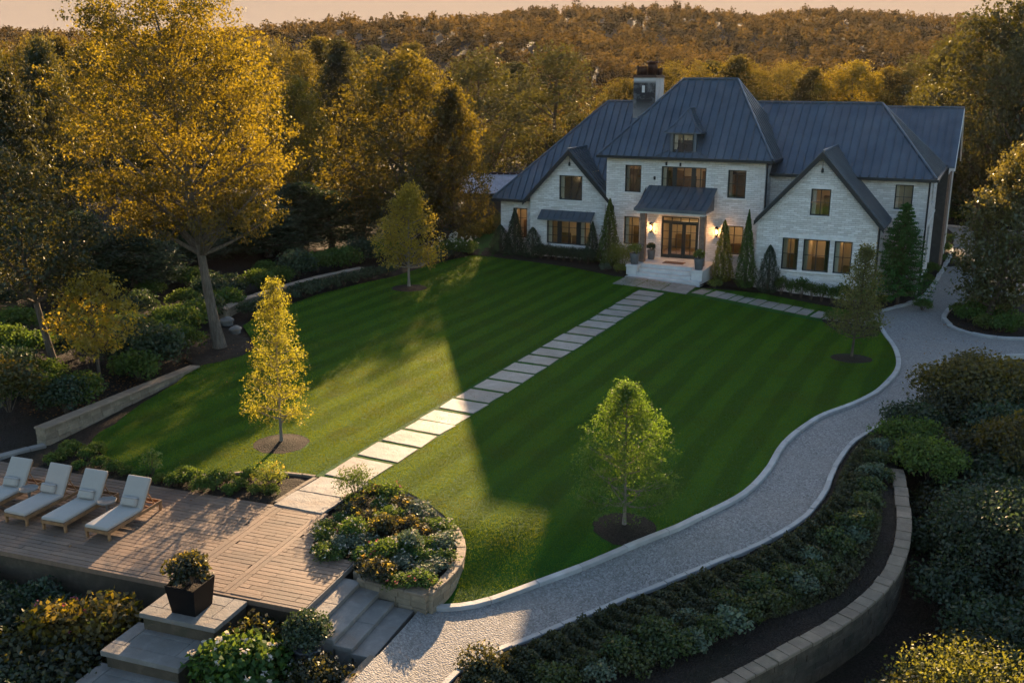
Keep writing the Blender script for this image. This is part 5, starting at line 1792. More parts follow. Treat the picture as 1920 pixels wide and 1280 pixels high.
# ------------------------------------------------------------------ lower bed left of the landing slabs
bedA = shrub_thing('bed_plant', 'low green plant in the bed between terrace and lawn', 'plant', shrub(110, .36, .42, 1000, .075, 11, loose=.2), LF_CYPR, (*G(400, 915), .0), 0, 1, 'low plants in the bed behind the sun loungers')
for px, py, s in ((300, 905), (330, 910), (360, 905), (425, 905), (450, 915), (480, 925), (500, 905), (525, 900), (470, 900), (380, 920), (430, 925), (140, 850), (165, 860), (190, 875), (120, 860), (215, 885), (240, 890), (100, 870), (150, 878), (265, 897), (180, 850), (130, 845)) and [(a, b, rg.uniform(.45, .85)) for a, b in ((300, 905), (330, 910), (360, 905), (425, 905), (450, 915), (480, 925), (500, 905), (525, 900), (470, 900), (380, 920), (430, 925), (140, 850), (165, 860), (190, 875), (120, 860), (215, 885), (240, 890), (100, 870), (150, 878), (265, 897), (180, 850), (130, 845), (510, 925), (350, 898))]:
    x, y = G(px, py); place_copy(bedA, (x, y, -.02), rg.uniform(0, 6), s, bedA['label'])
x, y = G(505, 915)
shrub_thing('flowering_plant', 'yellow-flowered plant at the right end of the bed beside the landing slab', 'plant', shrub(111, .42, .6, 900, .08, 10, 18, .08, loose=.25, spiky=True), LF_LIME, (x, y, 0), 0, 1, None, M_PETALY)
x, y = G(285, 893)
shrub_thing('tall_plant', 'thin yellow-green upright plant behind the right sun lounger', 'plant', shrub(112, .3, .75, 260, .09, 7, loose=.25), LF_LIME, (x, y, 0))

# ------------------------------------------------------------------ raised planter at the end of the lawn
ZP = 0.0
pl_arc = smooth_path([G(px, py, ZP) for px, py in planter_px[:-1]] , 5)
pc1 = D2W(5.85, -2.88); pc0 = D2W(4.05, -2.70)
pl_path = pl_arc + [((pl_arc[-1][0] + pc1[0]) / 2, (pl_arc[-1][1] + pc1[1]) / 2), pc1]
planter = thing('raised_planter', 'curved stone-walled flower bed between the terrace steps and the lawn', 'planter', (0, 0, 0))
def courses(mb, path, w, zlow, ztop, h=0.16, ln=0.42, jit=0.012, off=0.0):
    z = ztop
    while z > zlow:
        stones_along(mb, path, w, lambda x, y, z=z: z - h + 0.006, lambda x, y, z=z: z - 0.004, ln, gap=.012, jit=jit, bev=.014, off=off)
        z -= h
mb = MB(); courses(mb, pl_path, 0.19, -0.85, ZP - 0.07); courses(mb, [pc1, pc0], 0.24, -0.85, ZP - 0.07, off=0.0); mb.build('wall', M_WALLST, planter)
mb = MB()
stones_along(mb, pl_path, 0.24, lambda x, y: ZP - .068, lambda x, y: ZP, .45, jit=.008); stones_along(mb, [pc1, pc0], 0.32, lambda x, y: ZP - .068, lambda x, y: ZP, .5, jit=.008)
mb.build('cap', M_CAP, planter)
mb = MB()
stones_along(mb, [D2W(3.85, -2.35), D2W(4.75, -2.70)], .42, lambda x, y: -.4, lambda x, y: ZP - .02, .5, jit=.01)
mb.build('return_wall', M_CAP, planter)
soil_poly = [D2W(1.70, -0.1), G(690, 906, 0)] + pl_path + [D2W(4.05, -2.66), D2W(3.62, -2.12), D2W(2.36, -2.10)]
so = sheet('soil', soil_poly, lambda x, y: -0.085 + 0.02 * math.sin(x * 6) * math.sin(y * 5), M_SOIL, 0.3); so.parent = planter
# flowers of the planter
pa = [shrub_thing('bed_plant', 'green flowering plant in the raised planter', 'plant', shrub(120 + i, .34, .45, 900, .07, 11, fl, .055, loose=.2), lm, (*D2W(*pos), -.02), i, 1, 'plants of the raised planter', pm)
      for i, (lm, fl, pm, pos) in enumerate(((LF_CYPR, 14, M_PETALW, (3.0, -1.0)), (LF_OLIVE, 10, M_PETALY, (3.6, -.6)), (LF_CYPR, 4, M_PETALP, (4.2, -1.9)), (LF_SAGE, 10, M_PETALW, (4.6, -1.2))))]
spots = []
tries = 0
while len(spots) < 44 and tries < 4000:
    tries += 1
    x, y = rg.uniform(-5.5, -0.8), rg.uniform(19.8, 25.5)
    if not inpoly(x, y, soil_poly): continue
    if min([math.hypot(x - a, y - b) for a, b in spots] + [9]) < .36: continue
    if min(math.hypot(x - a, y - b) for a, b in pl_path) < .30: continue
    spots.append((x, y))
for i, (x, y) in enumerate(spots):
    src = pa[rg.choice((0, 0, 0, 1, 1, 2, 3))]
    place_copy(src, (x, y, -.09), rg.uniform(0, 6), (lambda q: (q * 1.1, q * 1.1, q * rg.uniform(.6, 1.0)))(rg.uniform(.7, 1.1)), src['label'])
x, y = G(668, 930)
shrub_thing('salvia_plant', 'upright dark flower spikes at the back left of the raised planter', 'plant', shrub(130, .55, .75, 1600, .08, 14, loose=.2, spiky=True), LF_CYPR, (x, y, -.03), 0, 1)

# ------------------------------------------------------------------ ground cover along the outer driveway kerb
def cover_mass():
    rng = np.random.default_rng(77)
    path = [p for p in outer if p[1] < 33.0]
    inside = offset_path(path, -0.22)
    P = []
    n = len(inside)
    seg = np.array(inside)
    d = np.linalg.norm(np.diff(seg, axis=0), axis=1)
    N = 120000
    k = rng.choice(len(d), N, p=d / d.sum()); t = rng.uniform(0, 1, N)
    a = seg[k] + (seg[k + 1] - seg[k]) * t[:, None]
    tg = (seg[k + 1] - seg[k]) / d[k][:, None]
    nr = np.stack([tg[:, 1], -tg[:, 0]], 1)
    wmax = np.interp(a[:, 1], [16, 19, 22, 26, 30, 33], [1.2, 1.75, 2.1, 2.3, 2.5, 2.5])
    w = rng.uniform(0, 1, N) ** .9 * wmax
    X = a + nr * w[:, None]
    best = np.full(N, 1e9); side = np.zeros(N)
    for (ax, ay), (bx, by) in zip(curvew, curvew[1:]):
        dx, dy = bx - ax, by - ay
        tt = np.clip(((X[:, 0] - ax) * dx + (X[:, 1] - ay) * dy) / (dx * dx + dy * dy), 0, 1)
        dd = np.hypot(X[:, 0] - ax - dx * tt, X[:, 1] - ay - dy * tt)
        k2 = dd < best
        best[k2] = dd[k2]; side[k2] = (dx * (X[:, 1] - ay) - dy * (X[:, 0] - ax))[k2]
    ok = ((side < 0) & (best > 0.55)) | (best > 3.2)
    X, w, wmax = X[ok], w[ok], wmax[ok]; N = len(X)
    hgt = 0.40 * np.clip(np.minimum(w / .18, (wmax - w) / .35 + .25), 0, 1) * (0.72 + 0.28 * np.sin(X[:, 0] * 5.3) * np.sin(X[:, 1] * 4.7) + .18 * np.sin(X[:, 0] * 11 + X[:, 1] * 9))
    Z = np.array([tz(x, y) for x, y in X]) + 0.02 + hgt * rng.uniform(.45, 1.0, N)
    C = np.stack([X[:, 0], X[:, 1], Z], 1)
    V = leaf_quads(C, .075, rng, .6, .7)
    tint = np.clip(.5 + .3 * np.sin(X[:, 0] * 2.1 + 1) * np.sin(X[:, 1] * 1.7) + rng.normal(0, .25, N), 0, 1)
    structure(np_mesh('ground_cover', V, 4, tint, LF_COVER), 'stuff')
cover_mass()
wallside = offset_path(curvew, 0)
row = shrub_thing('border_perennial', 'green leafy perennial between the ground cover and the curved wall', 'plant', shrub(140, .36, .40, 900, .08, 11, loose=.2), LF_COVER2, (*G(1180, 1262), tz(*G(1180, 1262))), 0, 1, 'perennials along the curved retaining wall')
rows = shrub_thing('border_perennial', 'grey-green leafy perennial between the ground cover and the curved wall', 'plant', shrub(141, .34, .36, 800, .085, 11, loose=.2), LF_SAGE, (*G(1300, 1215), tz(*G(1300, 1215))), 0, 1, 'grey-green perennials along the curved retaining wall')
for i, (px, py) in enumerate(((1060, 1285), (1120, 1275), (1225, 1245), (1262, 1232), (1335, 1200), (1370, 1185), (1400, 1165), (1440, 1150), (1475, 1130), (1500, 1112), (1530, 1095), (1560, 1070), (1580, 1045), (1600, 1020), (1618, 990), (1625, 960), (1630, 930), (1635, 900), (1640, 875), (1600, 1000), (1560, 1030), (1520, 1060), (1470, 1095), (1420, 1120), (1360, 1150), (1290, 1180), (1230, 1210), (1160, 1240), (1100, 1260), (1650, 850), (1030, 1290), (1655, 905))):
    x, y = G(px, py)
    src = rows if i % 4 == 1 else row
    place_copy(src, (x, y, tz(x, y) + .02), rg.uniform(0, 6), rg.uniform(.75, 1.25), src['label'])
x, y = G(905, 1262)
shrub_thing('amber_plant', 'amber and pale flowered plant at the near tip of the driveway bed', 'plant', shrub(142, .5, .45, 1400, .07, 14, 22, .06, loose=.2), LF_OLIVE, (x, y, tz(x, y)), 0, 1, None, M_PETALW)

# ------------------------------------------------------------------ curved retaining wall on the right
cw = thing('curved_wall', 'curved stone retaining wall with a flat cap at the lower right', 'wall', (0, 0, 0))
zc = lambda x, y: tz(x, y) + 0.10
mb = MB()
for k in range(9):
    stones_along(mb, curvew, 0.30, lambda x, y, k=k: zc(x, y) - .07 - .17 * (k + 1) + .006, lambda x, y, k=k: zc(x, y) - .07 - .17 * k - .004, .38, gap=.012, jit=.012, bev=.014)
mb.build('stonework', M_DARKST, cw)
mb = MB(); stones_along(mb, curvew, 0.37, lambda x, y: zc(x, y) - .07, lambda x, y: zc(x, y), .34, gap=.024, jit=.014); mb.build('cap', M_CAP, cw)

# left garden wall
p0, p1 = G(76, 812, 0.35), G(366, 688, 0.05)
lwall = thing('garden_wall', 'straight low stone wall with a sunlit flat cap on the left', 'wall', (0, 0, 0))
ztop = lambda x, y: 0.55 - 0.42 * max(0, min(1, math.hypot(x - p0[0], y - p0[1]) / math.hypot(p1[0] - p0[0], p1[1] - p0[1])))
mb = MB()
for k in range(4):
    stones_along(mb, [p0, p1], .34, lambda x, y, k=k: ztop(x, y) - .07 - .19 * (k + 1) + .006, lambda x, y, k=k: ztop(x, y) - .07 - .19 * k - .004, .55, gap=.012, jit=.012, bev=.015)
mb.build('stonework', M_WALLST, lwall)
mb = MB(); stones_along(mb, [p0, p1], .46, lambda x, y: ztop(x, y) - .07, lambda x, y: ztop(x, y), .8, gap=.008, jit=.006); mb.build('cap', M_CAP, lwall)
mb = MB(); stones_along(mb, [G(-60, 872), G(0, 858), G(84, 836)], .3, lambda x, y: -.3, lambda x, y: .08, .8); structure(mb.build('kerb', M_GREYST))
# far curved wall
fw = smooth_path(GL([(418, 598), (450, 580), (500, 563), (550, 547), (610, 531), (680, 516)]), 5)
fwall = thing('far_garden_wall', 'low curved stone wall under the dark trees at the far left', 'wall', (0, 0, 0))
mb = MB()
for k in range(2):
    stones_along(mb, fw, .32, lambda x, y, k=k: .40 - .22 * (k + 1) + .006, lambda x, y, k=k: .40 - .22 * k - .004, .6, gap=.012, jit=.015)
mb.build('stonework', M_WALLST, fwall)
mb = MB(); stones_along(mb, fw, .5, lambda x, y: .40, lambda x, y: .47, .7, jit=.008); mb.build('cap', M_CAP, fwall)

# ------------------------------------------------------------------ big bushes on the right
x, y = G(1850, 775)
shrub_thing('amber_bush', 'wide amber-leaved bush at the right edge above the curved wall', 'bush', shrub(150, 2.0, 2.0, 15000, .11, 40, loose=.02), LF_AMBER, (x, y, tz(x, y) - .1), 0, (1.15, 1.0, .95))
x, y = G(1925, 870)
shrub_thing('amber_bush', 'smaller amber bush touching the right picture edge', 'bush', shrub(151, 1.5, 1.6, 8000, .11, 30, loose=.02), LF_AMBER, (x, y, tz(x, y) - .3), 0, 1.0)
x, y = 12.9, 22.8
shrub_thing('dark_bush', 'large dark green bush right of the curved wall', 'bush', shrub(152, 2.3, 2.6, 20000, .10, 50, loose=0.0), LF_DARK, (x, y, -1.6), 0, (1.0, 1.0, .95))
x, y = 9.3, 17.4
shrub_thing('pale_bush', 'yellow-green twiggy bush below the curved wall at the bottom edge', 'bush', shrub(153, 1.55, 1.5, 9000, .075, 40, loose=.12), LF_TWIG, (x, y, -1.75), 0, 1.0)
shrub_thing('dark_bush', 'dark bush at the bottom right picture corner', 'bush', shrub(154, 1.6, 1.6, 9000, .09, 34, loose=.02), LF_DARK, (12.0, 18.0, -1.9), 0, 1.0)
shrub_thing('dark_bush', 'low dark bush between the wall end and the amber bush', 'bush', shrub(155, 1.1, 1.0, 5000, .09, 24, loose=.05), LF_CYPR, (*G(1740, 880), -.25), 0, 1.0)
shrub_thing('dark_bush', 'low dark bush left of the amber bush, touching the ground cover', 'bush', shrub(156, 1.0, .9, 4500, .085, 24, loose=.05), LF_CYPR, (*G(1700, 835), -.1), 0, 1.0)
ub = shrub_thing('slope_shrub', 'dark green shrub on the slope outside the curved wall', 'bush', shrub(170, .85, .9, 3600, .085, 22, loose=.12), LF_DARK, (11.2, 24.2, -1.3), 0, 1, 'dark shrubs outside the curved wall')
ug = shrub_thing('slope_shrub', 'olive shrub on the slope outside the curved wall', 'bush', shrub(171, .8, .8, 3400, .08, 22, loose=.14), LF_OLIVE, (12.6, 26.4, -1.0), 0, 1, 'olive shrubs outside the curved wall')
for i, (bx, by, s_) in enumerate(((10.7, 21.6, .9), (10.9, 20.0, 1.0), (10.2, 18.9, .9), (11.6, 19.4, 1.1), (10.9, 17.8, 1.0), (8.0, 17.2, .9), (7.0, 16.4, .8), (8.9, 16.3, 1.0), (10.1, 16.6, 1.1), (13.6, 25.2, 1.2), (14.6, 27.0, 1.2), (13.6, 28.4, 1.0), (12.3, 28.2, .9), (15.4, 25.4, 1.2), (12.0, 25.2, .9), (14.4, 23.2, 1.3), (13.4, 20.4, 1.2), (12.3, 21.2, .9), (15.6, 29.4, 1.2), (13.0, 30.2, .9), (14.6, 31.2, 1.0), (16.6, 31.0, 1.2))):
    place_copy((ub, ub, ug)[i % 3], (bx, by, base_z(bx, by) + .02), rg.uniform(0, 6), s_ * 1.25, (ub, ub, ug)[i % 3]['label'])
# island bed plants
isl = shrub_thing('island_plant', 'low green plant in the kerbed island bed', 'plant', shrub(157, .6, .6, 1600, .10, 14, loose=.2), LF_CYPR, (*G(1815, 605), -.55), 0, 1, 'plants of the island bed')
for px, py, s in ((1800, 590, .9), (1850, 618, 1.0), (1875, 622, 1.1), (1900, 620, 1.2), (1865, 600, 1.3), (1830, 585, 1.0)):
    x, y = G(px, py); place_copy(isl, (x, y, tz(x, y)), rg.uniform(0, 6), s, isl['label'])
# hedge along the far kerb of the parking court
x, y = G(1800, 412)
hb = shrub_thing('court_shrub', 'clipped green shrub along the far kerb of the gravel court', 'shrub', shrub(158, 1.0, .8, 2400, .13, 16), LF_CYPR, (x, y, -.6), 0, 1, 'shrubs along the far gravel court kerb')
for px in (1780, 1822, 1845, 1868, 1890):
    x, y = G(px, 414); place_copy(hb, (x, y, -.6), rg.uniform(0, 6), rg.uniform(.9, 1.2), hb['label'])

def litter():
    rng = np.random.default_rng(9)
    C = []
    for (px, py, r, n) in ((190, 738, 1.8, 420), (230, 715, 1.6, 260), (120, 760, 1.5, 200), (300, 680, 1.5, 120), (420, 655, 1.2, 110), (410, 690, 2.6, 60), (1820, 615, 1.4, 120), (1770, 650, 2.5, 50), (850, 490, 1.6, 90), (1700, 800, 1.0, 60), (300, 1000, 2.6, 16)):
        x, y = G(px, py)
        a = rng.uniform(0, 6.28, n); q = r * np.sqrt(rng.uniform(0, 1, n))
        for i in range(n):
            X, Y = x + q[i] * math.cos(a[i]), y + q[i] * math.sin(a[i])
            on = inpoly(X, Y, lawn_poly)
            b = (Vector((X, Y)) - DO).dot(DV)
            z = (lawn_top(X, Y) + .02 if on else max(tz(X, Y) + .02, base_z(X, Y) + .02))
            if -4.4 < b < 0 and (Vector((X, Y)) - DO).dot(DU) < 1.4: z = .035
            C.append((X, Y, z + .012))
    V = leaf_quads(np.array(C), .085, rng, .7, 2.5)
    structure(np_mesh('fallen_leaves', V, 4, rng.uniform(0, 1, len(C)), LF_LITTER), 'stuff')
litter()

# ------------------------------------------------------------------ far wood on the hills
def far_wood():
    rng = np.random.default_rng(5)
    tmpl = []
    for k in range(6):
        n = 260
        c = unit(14, rng) * rng.uniform(.35, .75, (14, 1)); c[:, 2] = np.abs(c[:, 2]) * .9 + .25
        idx = rng.integers(0, 14, n)
        P = c[idx] + unit(n, rng) * rng.uniform(.1, .42, (n, 1))
        P[:, 2] = np.clip(P[:, 2], .02, None)
        tmpl.append((P, rng.uniform(0, 1, 14)[idx]))
    V = []; T = []
    rows = []
    Y = 138.0
    while Y < 560:
        half = Y * 0.82 + 12
        step = 5.8 + (Y - 138) * .004
        x = -half
        while x < half:
            rows.append((x + rng.uniform(-.45, .45) * step, Y + rng.uniform(-.45, .45) * step)); x += step
        Y += step * (.95 + (Y - 138) * .0012)
    for x, y in rows:
        z = hill(x, y)
        P, t = tmpl[rng.integers(0, 6)]
        if y > 300 and rng.uniform() < .0: continue
        h = rng.uniform(5.0, 9.5) if rng.uniform() > .12 else rng.uniform(9, 12)
        if y > 230: h *= .78
        if y > 470: h *= .8
        r = rng.uniform(3.0, 4.6) * (.8 + .02 * h)
        keep = slice(None) if y < 330 else slice(0, 150)
        Q = P[keep].copy(); tt = t[keep]
        a = rng.uniform(0, 6.28)
        Q = np.stack([Q[:, 0] * math.cos(a) - Q[:, 1] * math.sin(a), Q[:, 0] * math.sin(a) + Q[:, 1] * math.cos(a), Q[:, 2]], 1) * np.array([r, r, h * .85])
        Q += np.array([x, y, z - .5])
        if y > 230: Q[:, :2] = (Q[:, :2] - [x, y]) * .84 + [x, y]
        s = .6 if y < 220 else (.72 if y < 330 else 1.0)
        V.append(leaf_quads(Q, s, rng, .75, .3)); T.append(np.clip(1.0 * rng.uniform() ** 1.3 - .15 + .45 * tt, 0, 1))
    structure(np_mesh('hillside_wood', np.concatenate(V), 4, np.concatenate(T), LF_HILL), 'stuff')
    return len(rows)
far_wood()
# ------------------------------------------------------------------ terrace steps down to the driveway
DA = math.atan2(DU.y, DU.x)
def DM(a, b, z=0.0, rz=0.0):
    x, y = D2W(a, b)
    return Matrix.Translation((x, y, z)) @ Matrix.Rotation(DA + rz, 4, 'Z')
x, y = D2W(3.62, -3.6)
st = thing('terrace_steps', 'grey stone steps leading from the terrace down to the gravel driveway', 'steps', (x, y, 0), DA)
edges = [3.63, 4.09, 4.62, 5.05, 5.53]
for k in range(5):
    z = -0.115 * k + (0.016 if k == 0 else 0)
    a0 = 3.30 if k == 0 else edges[k - 1] - .05
    mb = MB()
    b1 = (-2.14 if k == 0 else -2.58 if k < 3 else -2.95) - .02
    if k in (1, 2): b1 = -2.72
    bb = -5.0
    segs = 2 if k % 2 else 1
    for s in range(segs):
        q0 = bb + (b1 - bb) * s / segs + .004; q1 = bb + (b1 - bb) * (s + 1) / segs - .004
        mb.bevbox((a0 - 3.62 if k else 3.622 - 3.62 - .0, q0 + 3.6, z - .112), (edges[k] - 3.62, q1 + 3.6, z), .018)
    if k == 0:
        mb = MB(); mb.bevbox((0.004, -4.42 + 3.6, -.11), (.03, -2.14 + 3.6, .012), .005)
    mb.build('tread', M_GREYST, st)
mb = MB()
for k in range(1, 5):
    mb.box((edges[k - 1] - 3.60, -4.98 + 3.6, -1.2), (edges[k] - 3.62 - .03, -2.80 + 3.6, -.115 * k - .113))
mb.build('footing', M_GREYST, st)

# pedestal steps in front of the terrace
x, y = D2W(1.25, -5.2)
pd = thing('pedestal_steps', 'stacked stone platforms stepping down in front of the terrace, carrying the black planter', 'steps', (x, y, 0), DA)
def pbox(nm, a0, b0, a1, b1, z0, z1, mat, r=.015):
    mb = MB(); mb.bevbox((a0 - 1.25, b0 + 5.2, z0), (a1 - 1.25, b1 + 5.2, z1), r); return mb.build(nm, mat, pd)
def slabtop(nm, a0, b0, a1, b1, z0, z1):
    """a platform edged with flags round inner slabs"""
    mb = MB()
    e = .34; g = .006
    L = lambda q0, w0, q1, w1, dz=0: mb.bevbox((q0 + g - 1.25, w0 + g + 5.2, z0), (q1 - g - 1.25, w1 - g + 5.2, z1 + dz), .012)
    L(a0, b0, a1, b0 + e); L(a0, b0 + e, a0 + e, b1); L(a1 - e, b0 + e, a1, b1)
    mid = (b0 + e + b1) / 2 + .08
    L(a0 + e, b0 + e, a1 - e, mid, -.004); L(a0 + e, mid, a1 - e, b1, -.003)
    return mb.build(nm, M_GREYST, pd)
slabtop('platform', 0.30, -5.76, 2.24, -4.55, -.11, 0.0)
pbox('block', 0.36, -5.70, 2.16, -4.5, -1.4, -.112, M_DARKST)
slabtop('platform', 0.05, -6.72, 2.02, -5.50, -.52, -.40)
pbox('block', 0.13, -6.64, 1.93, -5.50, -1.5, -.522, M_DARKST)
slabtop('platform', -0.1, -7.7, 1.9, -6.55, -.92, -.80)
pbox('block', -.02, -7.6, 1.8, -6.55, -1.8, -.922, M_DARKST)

M_PLANTER = flat_mat('black_satin_planter', (0.005, 0.005, 0.0055), 0.5, 0.0, .2, 3)
M_GREYPOT = flat_mat('grey_pot', (0.10, 0.10, 0.10), 0.6, 0, .15, 4)
x, y = D2W(1.27, -5.20)
M_PLANTER.node_tree.nodes['Principled BSDF'].inputs['Specular IOR Level'].default_value = 0.12
pt = thing('planter_box', 'square black tapered planter on the upper stone platform', 'planter', (x, y, 0.002), DA)
mb = MB()
b, t, h, w = .30, .375, .66, .03
def ringq(s, z): return [(-s, -s, z), (s, -s, z), (s, s, z), (-s, s, z)]
R0, R1, R2, R3 = ringq(b, 0), ringq(t, h), ringq(t - w, h), ringq(t - w - .01, h - .08)
vs = R0 + R1 + R2 + R3
fs = [(3, 2, 1, 0)]
for q in range(3):
    for i in range(4): fs.append((q * 4 + i, q * 4 + (i + 1) % 4, q * 4 + 4 + (i + 1) % 4, q * 4 + 4 + i))
mb.add(vs, fs); mb.build('box', M_PLANTER, pt)
mb = MB(); mb.add(ringq(t - w - .012, h - .07), [(0, 1, 2, 3)]); mb.build('soil', M_SOIL, pt)
m2, V, ti, F = shrub(200, .48, .62, 1500, .10, 16, 10, .06, loose=.12)
m2.build('stem', M_BARK, pt, True).location = (0, 0, h - .08)
np_mesh('foliage', V, 4, ti, LF_OLIVE, pt).location = (0, 0, h - .1)
np_mesh('blossom', F, 4, RNG.uniform(0, 1, len(F) // 4), M_PETALY, pt).location = (0, 0, h - .1)

# bushes of the lower beds in front of the terrace
def low(name, label, a, b, z, sh, lm, scale=1, petal=None, cat='bush'):
    x, y = D2W(a, b)
    return shrub_thing(name, label, cat, sh, lm, (x, y, z), a, scale, None, petal)
low('golden_shrub', 'leafy gold-tinted shrub with dark gaps, leftmost below the terrace edge', -1.85, -6.0, -1.25, shrub(210, .75, 1.05, 1500, .14, 18, 16, .06, loose=.16), LF_GOLD, 1.0, M_PETALP)
low('golden_shrub', 'gold-tinted shrub below the terrace edge, just left of the stone platforms', -.75, -5.55, -1.25, shrub(211, .75, 1.1, 1600, .14, 20, 12, .06, loose=.16), LF_GOLD, 1.0, M_PETALY)
low('golden_shrub', 'olive shrub in the dark bottom left picture corner', -2.2, -7.2, -1.35, shrub(212, .9, .9, 1400, .14, 18, loose=.2), LF_OLIVE, 1.0)
low('golden_shrub', 'olive shrub left of the lower stone platform', -.75, -6.9, -1.35, shrub(213, .75, .8, 1200, .14, 16, loose=.2), LF_OLIVE, 1.0)
low('dark_shrub', 'dark shrub under the left end of the terrace edge', -3.6, -6.0, -1.35, shrub(214, .9, .9, 2400, .11, 16, loose=.2), LF_DARK)
low('dark_shrub', 'dark low shrub at the bottom edge left of the platforms', -1.5, -7.9, -1.4, shrub(215, .9, .8, 2400, .11, 16, loose=.2), LF_DARK)
low('flowering_bush', 'large hydrangea-like bush with pale blossom right of the stone platforms', 3.05, -6.0, -1.15, shrub(216, .95, 1.05, 2800, .15, 24, 26, .10, loose=.1), LF_CYPR, (1.05, 1.0, 1.0), M_PETALW)
low('flowering_bush', 'leafy bush with a few yellow flowers at the front edge of the terrace', 2.85, -5.15, -1.15, shrub(217, .6, 1.0, 2200, .11, 16, 12, .09, loose=.15), LF_OLIVE, 1.0, M_PETALY)
low('flowering_bush', 'bush with pale pink-edged leaves at the bottom edge beside the gravel', 4.75, -5.95, -1.15, shrub(218, .72, .85, 2800, .085, 20, 20, .05, loose=.12), LF_OLIVE, 1.0, M_PETALW)
low('flowering_bush', 'low leafy bush at the bottom picture edge below the hydrangea-like bush', 3.2, -7.1, -1.25, shrub(219, .8, .7, 2600, .11, 18, 14, .08, loose=.12), LF_CYPR, 1.0, M_PETALW)
GD = 'dark shrubs against the terrace front'
for i, (a, b, s_) in enumerate(((-5.2, -5.15, 1.0), (-4.3, -5.3, .9), (-3.2, -5.1, 1.0), (-2.3, -5.25, .85), (-.35, -5.05, .75), (-6.2, -5.3, 1.0))):
    if i == 0:
        x, y = D2W(a, b)
        dsh = shrub_thing('dark_shrub', 'dark shrub standing against the front wall of the terrace', 'bush', shrub(221, .6, .85, 1500, .11, 16, loose=.16), LF_DARK, (x, y, -1.25), a, s_, GD)
    else:
        x, y = D2W(a, b)
        place_copy(dsh, (x, y, -1.25), a, s_, dsh['label'])
# potted round shrub at the steps
x, y = D2W(4.05, -5.10)
pb = thing('potted_shrub', 'dark round shrub in a grey pot beside the terrace steps', 'potted plant', (x, y, -1.0), 0)
mb = MB(); mb.lathe([(.20, 0), (.27, .30), (.29, .52), (.31, .54), (.31, .58), (.26, .58), (.25, .50)], 20); mb.build('pot', M_GREYPOT, pb, True)
m2, V, ti, F = shrub(220, .52, .80, 3600, .075, 24, 8, .04, loose=.04)
m2.build('stem', M_BARK, pb, True).location = (0, 0, .46); np_mesh('foliage', V, 4, ti, LF_DARK, pb).location = (0, 0, .48)

# ------------------------------------------------------------------ sun loungers
M_TEAK = flat_mat('oiled_teak', (0.24, 0.125, 0.055), 0.5, 0, .35, 6, .2)
def mk_fabric(nm, col):
    m = NT(nm)
    P = m.coord('Object')
    n = m.noise(160, 2, .5, P); b = m.noise(5, 4, .6, P)
    m.setc(m.mix(m.ramp(b, [(.35, (0,) * 3), (.7, (.3,) * 3)]), col, tuple(c * .8 for c in col))); m.rough(.95); m.b.inputs['Specular IOR Level'].default_value = .1
    m.b.inputs['Sheen Weight'].default_value = .2
    m.l(m.bump(m.math('ADD', n, m.math('MULTIPLY', b, 2.5)), .25, .01), m.b.inputs['Normal'])
    return m.mat
M_CUSH = mk_fabric('pale_grey_cushion_fabric', (0.35, 0.315, 0.275))
M_CUSHW = mk_fabric('beige_cushion_fabric', (0.37, 0.315, 0.27))

def soft_box(L, W, T, rnd=.035, puff=.02, nx=14, ny=8, crease=0.0):
    """a filled cushion: rounded box with a crowned top and a soft seam line"""
    bm = bmesh.new()
    bmesh.ops.create_grid(bm, x_segments=nx, y_segments=ny, size=.5)
    for v in bm.verts: v.co.x *= L; v.co.y *= W
    top = bm.faces[:]
    r = bmesh.ops.extrude_face_region(bm, geom=top)
    for e in r['geom']:
        if isinstance(e, bmesh.types.BMVert): e.co.z += T
    bmesh.ops.recalc_face_normals(bm, faces=bm.faces[:])
    ed = [e for e in bm.edges if len(e.link_faces) == 2 and e.calc_face_angle(0) > 1.0]
    bmesh.ops.bevel(bm, geom=ed, offset=rnd, segments=3, affect='EDGES', profile=.5)
    for v in bm.verts:
        fx = 1 - abs(2 * v.co.x / L) ** 4; fy = 1 - abs(2 * v.co.y / W) ** 4
        if v.co.z > T * .5: v.co.z += puff * fx * fy + crease * math.sin(v.co.x * 9.0) * .012 * fy
    bm.verts.index_update()
    mb = MB(); mb.add([tuple(v.co) for v in bm.verts], [[v.index for v in f.verts] for f in bm.faces]); bm.free()
    return mb

